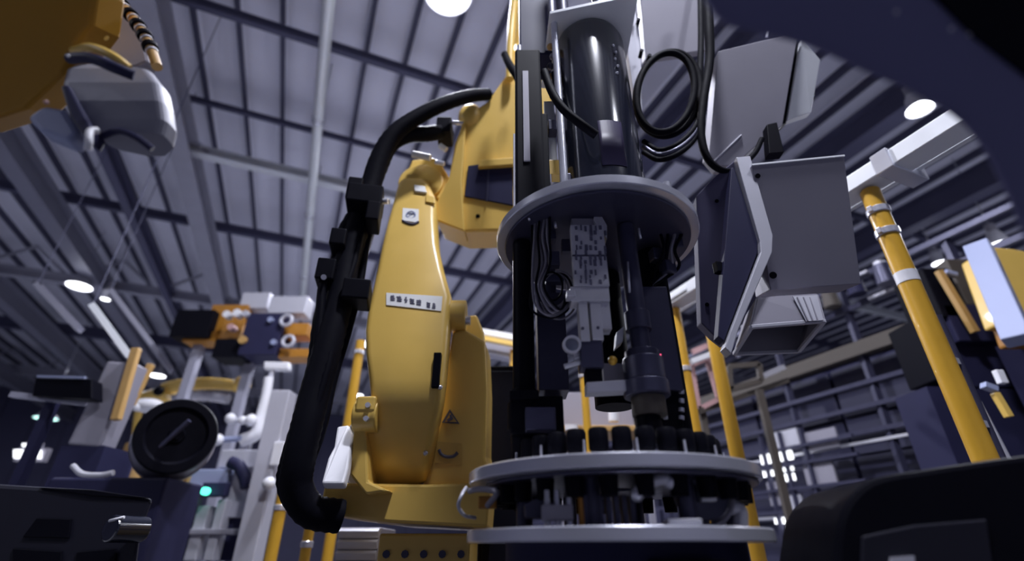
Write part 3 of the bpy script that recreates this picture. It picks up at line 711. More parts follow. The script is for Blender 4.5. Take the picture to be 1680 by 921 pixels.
for (x, y) in ((956, 539), (981, 538)):
    MB().cyl(P(x, y, TY-0.222), P(x, y, TY-0.228), 0.005, None, 10).build('screw', 'ink', tool)
pbox(930, 476, 944, 486, -0.25, 0.04, 'grey_light', 'plug', 0.002)
pbox(952, 558, 990, 602, -0.22, 0.07, 'dark_metal', 'gripper_body', 0.004)
pbox(962, 596, 988, 626, -0.20, 0.06, 'black', 'gripper_jaw', 0.003)
pbox(990, 596, 1030, 626, -0.10, 0.06, 'grey_paint', 'gripper_plate', 0.003)
MB().sphere(P(1005, 592, TY-0.2), 0.014, 12, 8).build('indicator', 'yellow_post', tool)
MB().prism([P(1012, 545, TY-0.12), P(1024, 535, TY-0.12), P(1022, 560, TY-0.12), P(1010, 570, TY-0.12)], (0, 0.04, 0)).build('reflector', 'rail_white', tool, 0.002)
# round glass lens
lc = P(938, 566, TY-0.22)
MB().lathe(lc, [(0.020, -0.012), (0.027, -0.012), (0.027, 0.012), (0.020, 0.012), (0.020, -0.012)], 24, Vector((0, -1, -0.2))).build('lens_ring', 'aluminium', tool)
MB().cyl(lc, lc+Vector((0, 0.006, 0)), 0.021, None, 24).build('lens', 'glass', tool)
MB().cyl(P(926, 602, TY-0.2), P(952, 595, TY-0.2), 0.008, None, 10).build('arm_rod', 'aluminium', tool)
for y in (584, 590): MB().cyl(P(942, y, TY-0.2), P(954, y-4, TY-0.2), 0.006, None, 10).build('arm_rod', 'aluminium', tool)
# grey square bracket
MB().prism([P(*p, TY-0.20) for p in ((962, 627), (1058, 621), (1061, 679), (1044, 679), (1040, 641), (963, 645))], (0, 0.05, 0)).build('square_bracket', 'aluminium', tool, 0.003)
# coils of thin wire left of the slide
wr = random.Random(11)
for k in range(7):
    x0 = 874+k*5
    pts = [(x0+wr.uniform(-3, 3), 345+wr.uniform(-5, 15)), (x0-4+wr.uniform(-3, 3), 390), (x0+wr.uniform(-6, 6), 430), (872+k*3+wr.uniform(-3, 3), 470), (872+k*7, 505+wr.uniform(-5, 8)), (900+k*4, 522-k*3), (930, 510-k*5), (940, 480+wr.uniform(-4, 4))]
    MB().tube([P(x, y, TY-0.16-0.008*k) for x, y in pts], 0.0042, 6, spl=5).build('wire', 'wire' if k % 3 else 'black', tool)
for k in range(4):
    cc = (905+k*4, 470+k*5); rr_ = 18+4*k
    MB().tube([P(cc[0]+rr_*math.cos(w), cc[1]+rr_*1.3*math.sin(w), TY-0.14-0.01*math.sin(w*2+k)) for w in [i*math.pi/5 for i in range(10)]], 0.0036, 6, True, 4).build('wire_loop', 'wire' if k % 2 else 'black', tool)
for (x0, y0, x1, y1) in ((893, 372, 912, 392), (900, 412, 918, 435), (878, 352, 890, 372), (922, 392, 938, 412), (895, 446, 925, 462)):
    pbox(x0, y0, x1, y1, -0.13, 0.03, 'dark_metal', 'sensor', 0.002)
MB().cyl(P(910, 362, TY-0.18), P(912, 374, TY-0.18), 0.005, None, 8).build('screw', 'steel', tool)
MB().cyl(P(910, 352, TY-0.18), P(911, 361, TY-0.18), 0.010, None, 8).build('screw_head', 'grey_light', tool)
# right underside fittings
for (x, y, s) in ((1085, 385, 0.03), (1105, 400, 0.035), (1078, 420, 0.03), (1112, 372, 0.028), (1095, 440, 0.03)):
    MB().box(P(x, y, TY-0.05), (s*1.6, s*1.4, s*1.6), wr.uniform(0, 1), ).build('sensor', 'dark_metal', tool, 0.004)
for k in range(4):
    x = 1075+k*12
    MB().tube([P(x, 350, TY-0.08), P(x+8, 380, TY-0.1), P(x+14-k*6, 410, TY-0.1), P(x+2, 440, TY-0.05), P(1070, 470, TY-0.05)], 0.006, 7).build('wire', 'wire' if k == 2 else 'black', tool)
for (x, y0, y1) in ((1048, 375, 392), (1030, 430, 480), (866, 352, 362)):
    MB().cyl(P(x, y0, TY-0.2), P(x+3, y1, TY-0.2), 0.004, None, 8).build('pin', 'steel', tool)
cl = P(1098, 326, TY-0.20)
MB().box(cl, (0.055, 0.05, 0.03), 0.6).build('clamp', 'steel', tool, 0.005)
MB().cyl(cl+Vector((-0.01, -0.02, 0.0)), cl+Vector((-0.01, -0.02, 0.05)), 0.016, None, 14).build('clamp_screw', 'steel', tool)
MB().cyl(cl+Vector((0.01, 0.0, -0.035)), cl+Vector((0.01, 0, -0.015)), 0.028, None, 18).build('clamp_disc', 'dark_metal', tool)
for w in (150, 205, 238, 270, 310, 335):
    a_ = math.radians(w)
    MB().cyl(T(0.33*math.cos(a_), 0.33*math.sin(a_), 1.024), T(0.33*math.cos(a_), 0.33*math.sin(a_), 1.040), 0.016, None, 12).build('ring_bolt', 'dark_metal', tool)
# ---- above the upper ring
CX = TX+0.062
cylb = MB()
cylb.lathe((CX, TY, CAM_Z), [(0.0, 1.024), (0.158, 1.024), (0.165, 1.03), (0.165, 2.13), (0.155, 2.165), (0.0, 2.165)], 64)
cy = cylb.build('main_cylinder', 'black_gloss', tool)
# dark name label wrapped on the cylinder front
lab = MB(); lp = []
for i in range(9):
    w = math.radians(258+i*4.2)
    for z in (1.27, 1.50): lp.append((CX+0.168*math.cos(w), TY+0.168*math.sin(w), CAM_Z+z))
lab.add(lp, [(2*i, 2*i+2, 2*i+3, 2*i+1) for i in range(8)], True)
lo_ = lab.build('name_label', 'label_dark', cy); sm = lo_.modifiers.new('thick', 'SOLIDIFY'); sm.thickness = 0.002
for k in range(5):
    w = math.radians(298); MB().sphere((CX+0.166*math.cos(w+0.05*(k % 2)), TY+0.166*math.sin(w), CAM_Z+1.80+0.045*k), 0.007, 8, 6).build('rivet', 'steel', cy)
MB().ring((CX, TY, CAM_Z), 0.16, 0.185, 1.024, 1.05, 64, 0.004).build('cylinder_flange', 'black', tool)
# top cap plate
MB().prism([(CX-0.20, TY-0.17, CAM_Z+2.17), (CX+0.19, TY-0.26, CAM_Z+2.17), (CX+0.21, TY+0.25, CAM_Z+2.17), (CX-0.22, TY+0.25, CAM_Z+2.17)], (0, 0, 0.022)).build('top_plate', 'rail_white', tool, 0.003)
for (dx, dy) in ((-0.13, -0.12), (0.05, -0.10), (0.15, 0.1), (-0.15, 0.15)):
    MB().cyl((CX+dx, TY+dy, CAM_Z+2.19), (CX+dx, TY+dy, CAM_Z+2.9), 0.03, None, 14).build('hanger', 'dark_metal', tool)
# thin silver side rod at left of the cylinder
x, y = P(923, 240, TY-0.14).x, TY-0.12
MB().cyl((x, y, CAM_Z+1.03), (x, y, CAM_Z+2.17), 0.016, None, 16).build('guide_rod', 'steel', tool)
# black extrusion rail at the left
x = P(868, 200, TY-0.10).x; y = TY-0.06
ex = MB().box((x, y, CAM_Z+1.52), (0.115, 0.09, 0.99)).build('linear_rail', 'black', tool, 0.01)
MB().box((x-0.012, y-0.047, CAM_Z+1.60), (0.026, 0.008, 0.52)).build('rail_insert', 'grey_paint', ex, 0.001)
MB().box((x-0.06, y-0.01, CAM_Z+1.25), (0.012, 0.05, 0.5)).build('rail_strip', 'aluminium', ex, 0.002)
MB().box((x+0.052, y+0.0, CAM_Z+1.32), (0.05, 0.08, 0.58)).build('rail_flange', 'black', ex, 0.004)
pbox(852, -40, 903, 88, 0.02, 0.16, 'navy', 'motor_block', 0.008)
MB().cyl(P(852, 88, TY), P(852, 76, TY), 0.012, None, 10).build('plug', 'steel', tool)
# links of small fittings between rail and cylinder
for i in range(8):
    yy = 45+i*16
    MB().sphere(P(903+(i % 2)*4, yy, TY-0.04), 0.017, 10, 8).build('cable_bead', ('wire', 'dark_metal', 'tan')[i % 3], tool)
MB().tube([P(893, 118, TY-0.2), P(905, 150, TY-0.22), P(925, 180, TY-0.24), P(955, 205, TY-0.24), P(978, 222, TY-0.22)], 0.017, 10).build('cable', 'rubber', tool)
MB().tube([P(908, 120, TY-0.05), P(915, 160, TY-0.08), P(922, 175, TY-0.1)], 0.012, 8).build('cable', 'black', tool)
pbox(895, 166, 912, 285, 0.02, 0.03, 'rail_white', 'back_plate', 0.002)
for (x0, y0, x1, y1, m_) in ((896, 262, 920, 286, 'yellow'), (900, 196, 914, 212, 'dark_metal'), (886, 285, 905, 300, 'grey_paint'), (925, 284, 945, 297, 'dark_metal'), (870, 290, 895, 306, 'dark_metal')):
    pbox(x0, y0, x1, y1, -0.08, 0.05, m_, 'fitting', 0.003)

# ------------------------------------------------------------------ SHEET METAL HOUSINGS on the right
hs = thing('angled_housing', P(1250, 420, 1.85), 'angled grey housing with bright bent edge beside the tool column', 'housing')
hs.location = (hs.location.x, hs.location.y, hs.location.z)
prof = [(1208, 258), (1231, 256), (1268, 386), (1267, 414), (1212, 540), (1200, 581), (1189, 570), (1200, 540), (1248, 414), (1247, 396)]
Yp = 1.72
sh = MB().prism([P(x, y, Yp) for x, y in prof], (0.0, 0.05, 0.0)).build('bent_shell', 'grey_light', hs, 0.003)
MB().prism([P(1205, 275, Yp+0.02), P(1243, 396, Yp+0.02), P(1243, 414, Yp+0.02), P(1188, 560, Yp+0.02), P(1178, 552, Yp+0.02), P(1200, 275, Yp+0.02)], (0.0, 0.05, 0.0)).build('shell_shaded_side', 'navy', hs, 0.003)  # navy sheet paints the shade on the shell's left side
HPL = Plane((1233, 271, 1.70), (1385, 256, 1.66), (1264, 476, 1.84))
bp = [HPL(1233, 271), HPL(1385, 256), HPL(1413, 466), HPL(1264, 476)]
nrm = (bp[1]-bp[0]).cross(bp[3]-bp[0]).normalized()
if nrm.y < 0: nrm = -nrm
mbx = MB().prism(bp, nrm*0.16).build('main_box', 'grey_paint', hs, 0.004)
MB().bar(bp[0]-nrm*0.002, bp[1]-nrm*0.002, 0.006, 0.008).build('edge_strip', 'rail_white', mbx)
for (x, y, s) in ((1243, 289, 0.011), (1268, 452, 0.015)):
    c0 = HPL(x, y, 0.0)
    MB().cyl(c0-nrm*0.004, c0+nrm*0.02, s, None, 14).build('knockout', 'black', mbx)
for (x, y) in ((1222, 335), (1190, 525), (1178, 440), (1226, 435)):
    c0 = P(x, y, Yp+0.05)
    MB().box(c0, (0.03, 0.03, 0.05), 0.3).build('latch', 'black', hs, 0.004)
# side wall left of the shell, its shadow put into the dark colour
BPL = Plane((1140, 330, 1.82), (1240, 330, 1.78), (1180, 560, 1.95))
BPL.slab([(1142, 322), (1170, 292), (1207, 262), (1246, 396), (1246, 414), (1190, 566), (1172, 552), (1150, 530)], 0.10).build('back_plate', 'housing_shaded', hs, 0.004)
for (x, y) in ((1176, 330), (1160, 500), (1186, 520)):
    MB().cyl(BPL(x, y, 0.004), BPL(x, y, -0.004), 0.009, None, 12).build('knockout', 'black', hs)
# open hood at the bottom
zr = CAM_Z+0.756
r4 = [P(1232, 537, 1.75), P(1352, 527, 1.72), P(1310, 577, 2.03), P(1205, 581, 2.05)]
t4 = [P(1243, 490, 1.76), P(1340, 484, 1.74), P(1322, 520, 2.02), P(1225, 520, 2.04)]
def wall4(a, b, c, d, th): 
    n = (b-a).cross(d-a).normalized(); return MB().prism([a, b, c, d], n*th)
hd = MB()
cen = sum(r4, Vector())/4
for i in range(4):
    j = (i+1) % 4
    w4 = wall4(r4[i], r4[j], t4[j], t4[i], 0.006); hd.add(w4.v, w4.f)
hood = hd.build('open_hood', 'grey_paint', hs)
MB().prism(t4, (0, 0, 0.006)).build('hood_top', 'grey_paint', hood)
for i in range(4):
    MB().bar(r4[i], r4[(i+1) % 4], 0.016, 0.014).build('hood_rim', 'grey_light', hood, 0.002)
MB().prism([P(1300, 487, 1.735), P(1340, 485, 1.725), P(1350, 526, 1.71), P(1322, 528, 1.715)], (0, -0.004, 0)).build('hood_lit_part', 'grey_light', hood)  # lighter sheet paints the lit part of the near face
for k in range(3):
    MB().bar(P(1308+k*10, 488, 1.725), P(1326+k*8, 527, 1.705), 0.004, 0.004).build('hood_rib', 'grey_paint', hood)
# hanging bracket between housings
MB().prism([P(*p, 1.80) for p in ((1258, 204), (1275, 200), (1287, 250), (1262, 252))], (0, 0.05, 0)).build('hanger', 'black', hs, 0.004)
# upper housing
h2 = thing('upper_housing', P(1240, 150, 1.9), 'grey flat housing with a bright side face at upper right', 'housing')
UPL = Plane((1178, 84, 1.78), (1310, 52, 1.74), (1205, 272, 1.93))
f2 = [UPL(*p) for p in ((1178, 84), (1310, 52), (1284, 206), (1240, 240), (1205, 272), (1180, 272), (1163, 252))]
n2 = (f2[1]-f2[0]).cross(f2[6]-f2[0]).normalized()
if n2.y < 0: n2 = -n2
b2_ = MB().prism(f2, n2*0.10).build('front_panel', 'grey_paint', h2, 0.004)
MB().bar(UPL(1170, 266, 0.003), UPL(1216, 222, 0.003), 0.012, 0.006).build('seam', 'grey_light', b2_)
MB().prism([P(1316, 62, 1.76), P(1346, 98, 1.80), P(1331, 184, 1.88), P(1291, 198, 1.90)], (0.01, 0.06, 0.02)).build('lit_side_face', 'rail_white', h2, 0.004)  # white material paints the light falling on this side
MB().prism([P(1310, 54, 1.79), P(1318, 62, 1.79), P(1292, 200, 1.92), P(1284, 204, 1.92)], n2*0.08).build('gap_seal', 'black', h2)
MB().bar(P(1262, 40, 1.75), P(1258, 60, 1.76), 0.012, 0.012).build('lug', 'steel', h2)
# top plate housing
h3 = thing('plate_housing', P(1090, 50, 1.95), 'dark grey plate housing at the top right of the black cylinder', 'housing')
QPL = Plane((1046, -60, 1.85), (1152, -80, 1.85), (1060, 96, 2.0))
f3 = [QPL(1046, -60), QPL(1152, -80), QPL(1160, 82), QPL(1060, 96)]
MB().prism(f3, (0.0, 0.08, 0.05)).build('front_panel', 'grey_paint', h3, 0.004)
MB().prism([P(1012, -60, 1.86), P(1034, -60, 1.86), P(1052, 90, 1.98), P(1054, 182, 2.05), P(1044, 182, 2.05), P(1026, 60, 1.95)], (0.0, 0.08, 0.03)).build('side_flange', 'grey_light', h3, 0.003)
for (x, y) in ((1037, 30), (1048, 31), (1053, 82), (1066, 90)):
    c0 = P(x, y, 1.91); MB().cyl(c0, c0+Vector((0, 0.05, 0)), 0.012, None, 12).build('knockout', 'black', h3)
# cables looping between housings
cb = thing('cable_loop', P(1092, 150, 1.85), 'thick black cable coiled in an oval loop right of the black cylinder', 'cable')
for k, (cx, cy_, rx, ry, Y) in enumerate(((1092, 152, 46, 66, 1.72), (1096, 154, 52, 70, 1.76))):
    pts = []
    for i in range(12):
        w = 2*math.pi*i/12
        ux, uy = rx*math.cos(w), ry*math.sin(w); tt = 0.22
        pts.append(P(cx+ux*math.cos(tt)-uy*math.sin(tt), cy_+ux*math.sin(tt)+uy*math.cos(tt), Y+0.02*math.sin(w)))
    MB().tube(pts, 0.017, 10, True, 5).build('coil', 'rubber', cb)
for k in range(3):
    MB().tube([P(1056, 232+k*9, 1.78), P(1080, 246+k*8, 1.74), P(1110, 238+k*8, 1.72), P(1138, 212+k*9, 1.74), P(1150, 180+k*8, 1.76)], 0.013, 9).build('strand', 'rubber' if k != 1 else 'dark_metal', cb)
cv = thing('hanging_cable', P(1160, 100, 1.8), 'thick black cable dropping from the top and curling under the upper housing', 'cable')
MB().tube([P(1160, -60, 1.70), P(1163, 40, 1.72), P(1164, 100, 1.74), P(1153, 170, 1.74), P(1150, 220, 1.74), P(1162, 262, 1.75), P(1190, 281, 1.77), P(1218, 270, 1.79), P(1238, 252, 1.80), P(1250, 228, 1.80)], 0.022, 12, spl=8, rad=lambda t: 0.028-0.015*min(1, t*1.3)).build('cable', 'rubber', cv)
MB().tube([P(1148, -60, 1.84), P(1150, 60, 1.86), P(1148, 130, 1.86), P(1150, 200, 1.86)], 0.018, 10).build('cable', 'rubber', cv)

# ------------------------------------------------------------------ FOREGROUND: dark guards and the left robot wrist
def slab(poly, Y, vec): return MB().prism([P(x, y, Y) for x, y in poly], vec)
gp = catmull([Vector((x, y, 0)) for x, y in ((1140, -40), (1185, 30), (1250, 50), (1330, 72), (1420, 112), (1510, 152), (1590, 205), (1645, 290), (1700, 420))], 5)
outline = [(p.x, p.y) for p in gp] + [(1900, 440), (1900, -220), (1120, -220)]
gt = thing('machine_hood', P(1500, 60, 0.45), 'large dark blue curved machine hood across the top right corner', 'hood')
GPL = Plane((1300, 0, 0.40), (1600, 0, 0.40), (1500, 300, 0.50))
GPL.slab(outline, 0.006).build('curved_panel', 'dark_hood', gt)
MB().tube([GPL(p.x, p.y) for p in gp], 0.004, 8, spl=0).build('edge_trim', 'dark_hood', gt)
for (x, y) in ((1470, 20), (1560, 48), (1590, 56)):
    MB().sphere(GPL(x, y), 0.003, 10, 6).build('screw', 'aluminium', gt)
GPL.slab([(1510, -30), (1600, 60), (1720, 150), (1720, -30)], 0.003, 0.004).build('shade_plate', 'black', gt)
# bottom right black casing with round corner
br = thing('black_casing', P(1500, 900, 1.15), 'black casing with a rounded top corner at bottom right', 'casing')
cp = catmull([Vector((x, y, 0)) for x, y in ((1366, 1000), (1372, 905), (1380, 850), (1400, 812), (1440, 784), (1520, 770), (1600, 758), (1720, 742))], 5)
slab([(p.x, p.y) for p in cp]+[(1850, 735), (1850, 1000)], 1.15, (0.05, 0.35, 0)).build('body', 'black', br, 0.012)
slab([(1415, 880), (1500, 862), (1620, 852), (1640, 990), (1412, 990)], 1.145, (0, 0.01, 0)).build('inset_panel', 'dark_plastic', br, 0.004)
slab([(1462, 915), (1500, 912), (1502, 930), (1462, 930)], 1.138, (0, 0.006, 0)).build('badge', 'grey_light', br)
# upper-left robot wrist (out of focus, close to the lens)
wz = thing('robot_wrist', P(140, 120, 0.85), 'blurred grey and yellow robot wrist hanging at top left', 'robot wrist')
YL = 0.85
APL = Plane((0, -150, 0.65), (150, -150, 0.65), (0, 200, 0.95))
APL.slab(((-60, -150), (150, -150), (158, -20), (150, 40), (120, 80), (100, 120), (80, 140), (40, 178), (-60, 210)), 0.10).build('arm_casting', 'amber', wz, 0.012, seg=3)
secs2 = [(105, 120, 196, 0.88), (112, 104, 244, 0.86), (135, 98, 262, 0.85), (165, 108, 268, 0.85), (195, 124, 272, 0.86), (218, 160, 266, 0.87), (228, 205, 255, 0.89)]
lp = []
for (py, xl, xr, Y) in secs2:
    a_, b_ = P(xl, py, Y), P(xr, py, Y); lp.append(rrect(a_.x, b_.x, Y, Y+0.06, a_.z, 0.02))
MB().loft(lp, smooth=False).build('wrist_body', 'wrist_grey', wz, 0.006)
MB().tube([P(120, 84, 0.83), P(150, 78, 0.81), P(185, 92, 0.80), P(212, 112, 0.82)], 0.010, 10).build('yellow_band', 'yellow', wz)
MB().tube([P(115, 96, 0.82), P(150, 96, 0.80), P(190, 112, 0.80), P(220, 124, 0.82)], 0.013, 10).build('seal', 'navy', wz)
MB().sphere(P(164, 56, 0.86), 0.021, 16, 10, (1.1, 0.9, 0.9)).build('cap', 'yellow', wz)
slab([(175, 20), (225, 20), (245, 100), (215, 112), (175, 80)], 0.95, (0, 0.04, 0)).build('rear_plate', 'grey_paint', wz, 0.01)
slab([(42, 192), (70, 172), (105, 178), (128, 215), (110, 232), (64, 214)], 0.87, (0, 0.05, 0)).build('side_block', 'bluish', wz, 0.012)
MB().tube([P(160, 214, 0.84), P(148, 216, 0.83), P(146, 232, 0.83), P(144, 246, 0.84)], 0.008, 10).build('elbow_fitting', 'white', wz)
slab([(98, 140), (112, 138), (150, 210), (140, 228), (112, 190)], 0.84, (0, 0.05, 0)).build('seam', 'navy', wz, 0.006)
MB().tube([P(165, 225, 0.88), P(195, 215, 0.86), P(225, 226, 0.86), P(250, 245, 0.88)], 0.008, 8).build('lower_cable', 'navy', wz)
MB().sphere(P(112, 92, 0.80), 0.004, 8, 6).build('screw', 'white', wz)
MB().sphere(P(76, 168, 0.80), 0.005, 8, 6).build('screw', 'pink', wz)
# beaded spring hose
sp = thing('spring_hose', P(225, 60, 0.9), 'orange spring hose with black beads at top left', 'hose')
hp = catmull([P(178, -40, 0.9), P(195, 0, 0.9), P(222, 35, 0.9), P(243, 70, 0.9), P(258, 110, 0.9)], 10)
MB().tube(hp, 0.013, 12, spl=0).build('core', 'tan', sp)
for i in range(2, len(hp)-4, 5):
    d = (hp[i+1]-hp[i]).normalized()
    MB().cyl(hp[i]-d*0.008, hp[i]+d*0.008, 0.0195, None, 16).build('bead', 'black', sp)
    MB().cyl(hp[i+2]-d*0.003, hp[i+2]+d*0.003, 0.016, None, 14).build('ring', 'grey_light', sp)

# ------------------------------------------------------------------ LEFT BACKGROUND MACHINES
# big round dark spindle
sd = thing('round_spindle', P(230, 780, 4.0), 'big dark disc faced spindle with grey barrel at left', 'spindle')
dc = P(290, 715, 3.9); ax = Vector((0.55, -0.83, -0.05)).normalized(); back = dc-ax*0.9
MB().lathe(dc, [(0.0, 0.02), (0.05, 0.02), (0.06, 0.0), (0.19, 0.0), (0.21, 0.03), (0.265, 0.03), (0.275, 0.0), (0.275, -0.10), (0.23, -0.14), (0.0, -0.14)], 48, ax).build('disc', 'black', sd)
MB().tube([dc+Vector((-0.08, -0.03, -0.09)), dc+Vector((0.10, -0.06, 0.10))], 0.018, 8, spl=0).build('spoke', 'dark_metal', sd)
MB().cyl(dc-ax*0.14, dc-ax*0.55, 0.23, 0.30, 36).build('barrel', 'grey_paint', sd)
MB().cyl(dc-ax*0.55, back, 0.31, 0.31, 36).build('barrel_rear', 'grey_paint', sd)
MB().cyl(dc+ax*0.02, dc+ax*0.035, 0.03, None, 16).build('hub_hole', 'black', sd)
bz = P(215, 790, 4.3)
MB().box((bz.x, bz.y, bz.z/2), (0.9, 0.5, bz.z)).build('stand', 'navy', sd, 0.02)
MB().tube([P(120, 765, 3.8), P(135, 778, 3.75), P(165, 780, 3.75), P(186, 776, 3.75)], 0.02, 10).build('grab_rail', 'aluminium', sd)
# inclined grey and tan column behind
ic = thing('inclined_column', P(180, 690, 4.8), 'leaning grey column with tan edge behind the disc spindle', 'column')
MB().bar(P(150, 735, 4.8), P(212, 600, 4.8), 0.30, 0.22).build('column', 'grey_paint', ic, 0.02)
MB().bar(P(190, 690, 4.66), P(224, 572, 4.66), 0.08, 0.06).build('edge', 'tan', ic, 0.01)
MB().bar(P(215, 665, 4.9), P(248, 598, 4.9), 0.06, 0.06).build('brace', 'tan', ic, 0.01)
g = P(150, 735, 4.8); MB().box((g.x, g.y+0.1, g.z/2), (0.4, 0.4, g.z)).build('foot', 'navy', ic)
# sloping white cable trays from the upper left
for i, (a_, b_, Ya, Yb, w_, lb) in enumerate((((150, 505), (212, 590), 5.4, 5.6, 0.10, 'bright sloping white tray ending at the leaning column'), ((180, 480), (280, 612), 7.0, 7.6, 0.12, 'grey sloping tray crossing behind the bright sloping tray'), ((60, 470), (130, 545), 6.5, 6.6, 0.10, 'dim sloping tray under the far left oval lamp'))):
    t = thing('cable_tray', P(*a_, Ya), lb, 'tray')
    A_, B_ = P(*a_, Ya), P(*b_, Yb); d = (B_-A_).normalized(); s_ = d.cross(ZZ).normalized()
    MB().bar(A_, B_, w_, 0.02).build('bed', ('rail_white', 'roof_steel', 'roof_steel')[i], t)
    for sg in (-1, 1): MB().bar(A_+s_*sg*w_/2+ZZ*0.03, B_+s_*sg*w_/2+ZZ*0.03, 0.012, 0.07).build('side_rail', ('rail_white', 'roof_steel', 'roof_steel')[i], t)
    MB().bar(A_, Vector((A_.x, A_.y, ROOF+0.12)), 0.010, 0.010).build('hanger', 'beam_dark', t)
# dark screen unit
t = thing('dark_screen', P(75, 640, 4.6), 'dark screen unit with blue strip at far left', 'screen')
a_ = [P(58, 620, 4.6), P(150, 622, 4.5), P(150, 655, 4.5), P(52, 650, 4.6)]
MB().prism(a_, (0, 0.15, 0)).build('body', 'black', t, 0.01)
MB().bar(P(62, 618, 4.58), P(140, 620, 4.48), 0.02, 0.02).build('blue_strip', 'bluish', t)
MB().bar(P(20, 648, 4.7), P(145, 662, 4.7), 0.06, 0.05).build('shelf_bar', 'roof_steel', t)
g = P(75, 652, 4.65); MB().bar(Vector((g.x, g.y+0.1, 0)), Vector((g.x, g.y+0.1, g.z)), 0.08, 0.08).build('stand', 'navy', t)
# far lit windows low at the left
for i, (x0, y0, x1, y1, lb) in enumerate(((22, 738, 64, 752, 'bright window strip low at far left edge'), (36, 728, 54, 733, 'thin bright window strip above the far left window strip'))):
    Yw = 8.0+0.5*i; pts = [P(x0, y1, Yw), P(x1, y1, Yw), P(x1, y0, Yw), P(x0, y0, Yw)]
    w_ = thing('light_box', pts[0], lb, 'light box')
    MB().prism(pts, (0, 0.05, 0)).build('lit_face', 'window_glow', w_)
    c_ = sum(pts, Vector())/4
    MB().box(c_+Vector((0, 0.12, 0)), ((pts[1]-pts[0]).length+0.06, 0.1, (pts[2]-pts[1]).length+0.06)).build('case', 'grey_paint', w_)
    MB().bar(Vector((c_.x, c_.y+0.12, 0)), Vector((c_.x, c_.y+0.12, c_.z)), 0.06, 0.06).build('stand', 'navy', w_)
# gantry unit with black boxes and orange plates
gn = thing('gantry_unit', P(400, 590, 7.0), 'black and orange gantry unit with round lamps at left centre', 'gantry')
def gb(x0, y0, x1, y1, Y, dep, m_, name, bev=0.01, par=None):
    a_, b_ = P(x0, (y0+y1)/2, Y), P(x1, (y0+y1)/2, Y); zt, zb = P(x0, y0, Y).z, P(x0, y1, Y).z
    return MB().box(((a_.x+b_.x)/2, Y+dep/2, (zt+zb)/2), (b_.x-a_.x, dep, zt-zb)).build(name, m_, par or gn, bev)
gb(284, 508, 346, 552, 6.9, 0.5, 'black', 'side_box')
gb(398, 514, 460, 582, 6.8, 0.5, 'navy', 'centre_box')
gb(350, 556, 400, 586, 6.85, 0.4, 'black', 'lower_box')
gb(340, 500, 400, 556, 7.05, 0.3, 'orange', 'orange_plate')
gb(300, 544, 352, 560, 7.0, 0.3, 'orange', 'orange_plate')
gb(455, 530, 505, 550, 6.9, 0.3, 'orange', 'orange_plate')
gb(455, 572, 508, 586, 6.9, 0.3, 'orange', 'orange_plate')
gb(395, 480, 440, 506, 7.1, 0.3, 'grey_light', 'grey_cover')
gb(442, 486, 502, 514, 7.0, 0.3, 'grey_light', 'grey_cover')
for (x, y, m_, r) in ((371, 515, 'white', 0.055), (388, 513, 'white', 0.06), (402, 514, 'grey_light', 0.05), (378, 536, 'pink', 0.05), (397, 557, 'tan', 0.06), (443, 524, 'bluish', 0.04), (448, 561, 'bluish', 0.04)):
    c0 = P(x, y, 6.75); MB().cyl(c0, c0+Vector((0, 0.12, 0)), r, None, 16).build('round_lamp', m_, gn)
for (x, y) in ((470, 526), (473, 560)):
    c0 = P(x, y, 6.75); MB().tube([c0+Vector((0.08*math.cos(w), 0, 0.08*math.sin(w))) for w in [i*math.pi/4 for i in range(8)]], 0.025, 8, True, 3).build('ring_fitting', 'grey_light', gn)
for x in (330, 420):
    g0 = P(x, 560, 7.2); MB().bar(Vector((g0.x, g0.y, 0)), Vector((g0.x, g0.y, g0.z)), 0.12, 0.12).build('column', 'roof_steel', gn)
# far yellow robot
fr = thing('far_yellow_robot', P(330, 700, 8.40), 'small distant yellow robot arm reaching right above the disc spindle', 'robot')
MB().tube([P(270, 640, 8.40), P(300, 632, 8.40), P(350, 630, 8.40), P(392, 634, 8.40)], 0.12, 14, rad=lambda t: 0.12-0.03*t).build('forearm', 'yellow', fr)
MB().sphere(P(396, 632, 8.35), 0.15, 16, 10).build('wrist', 'yellow', fr)
MB().cyl(P(238, 655, 8.40), P(280, 645, 8.40), 0.13, 0.15, 18).build('elbow', 'yellow', fr)
MB().tube([P(240, 655, 8.50), P(234, 690, 8.50), P(230, 730, 8.50)], 0.13, 14).build('lower_arm', 'yellow', fr)
g = P(230, 730, 8.50); MB().cyl((g.x, g.y, 0), (g.x, g.y, g.z), 0.25, 0.2, 20).build('base', 'tan', fr)
MB().tube([P(285, 655, 8.30), P(330, 650, 8.30), P(375, 655, 8.30)], 0.08, 12).build('underarm_hose', 'grey_light', fr)
MB().sphere(P(260, 642, 8.20), 0.08, 12, 8).build('motor', 'black', fr)
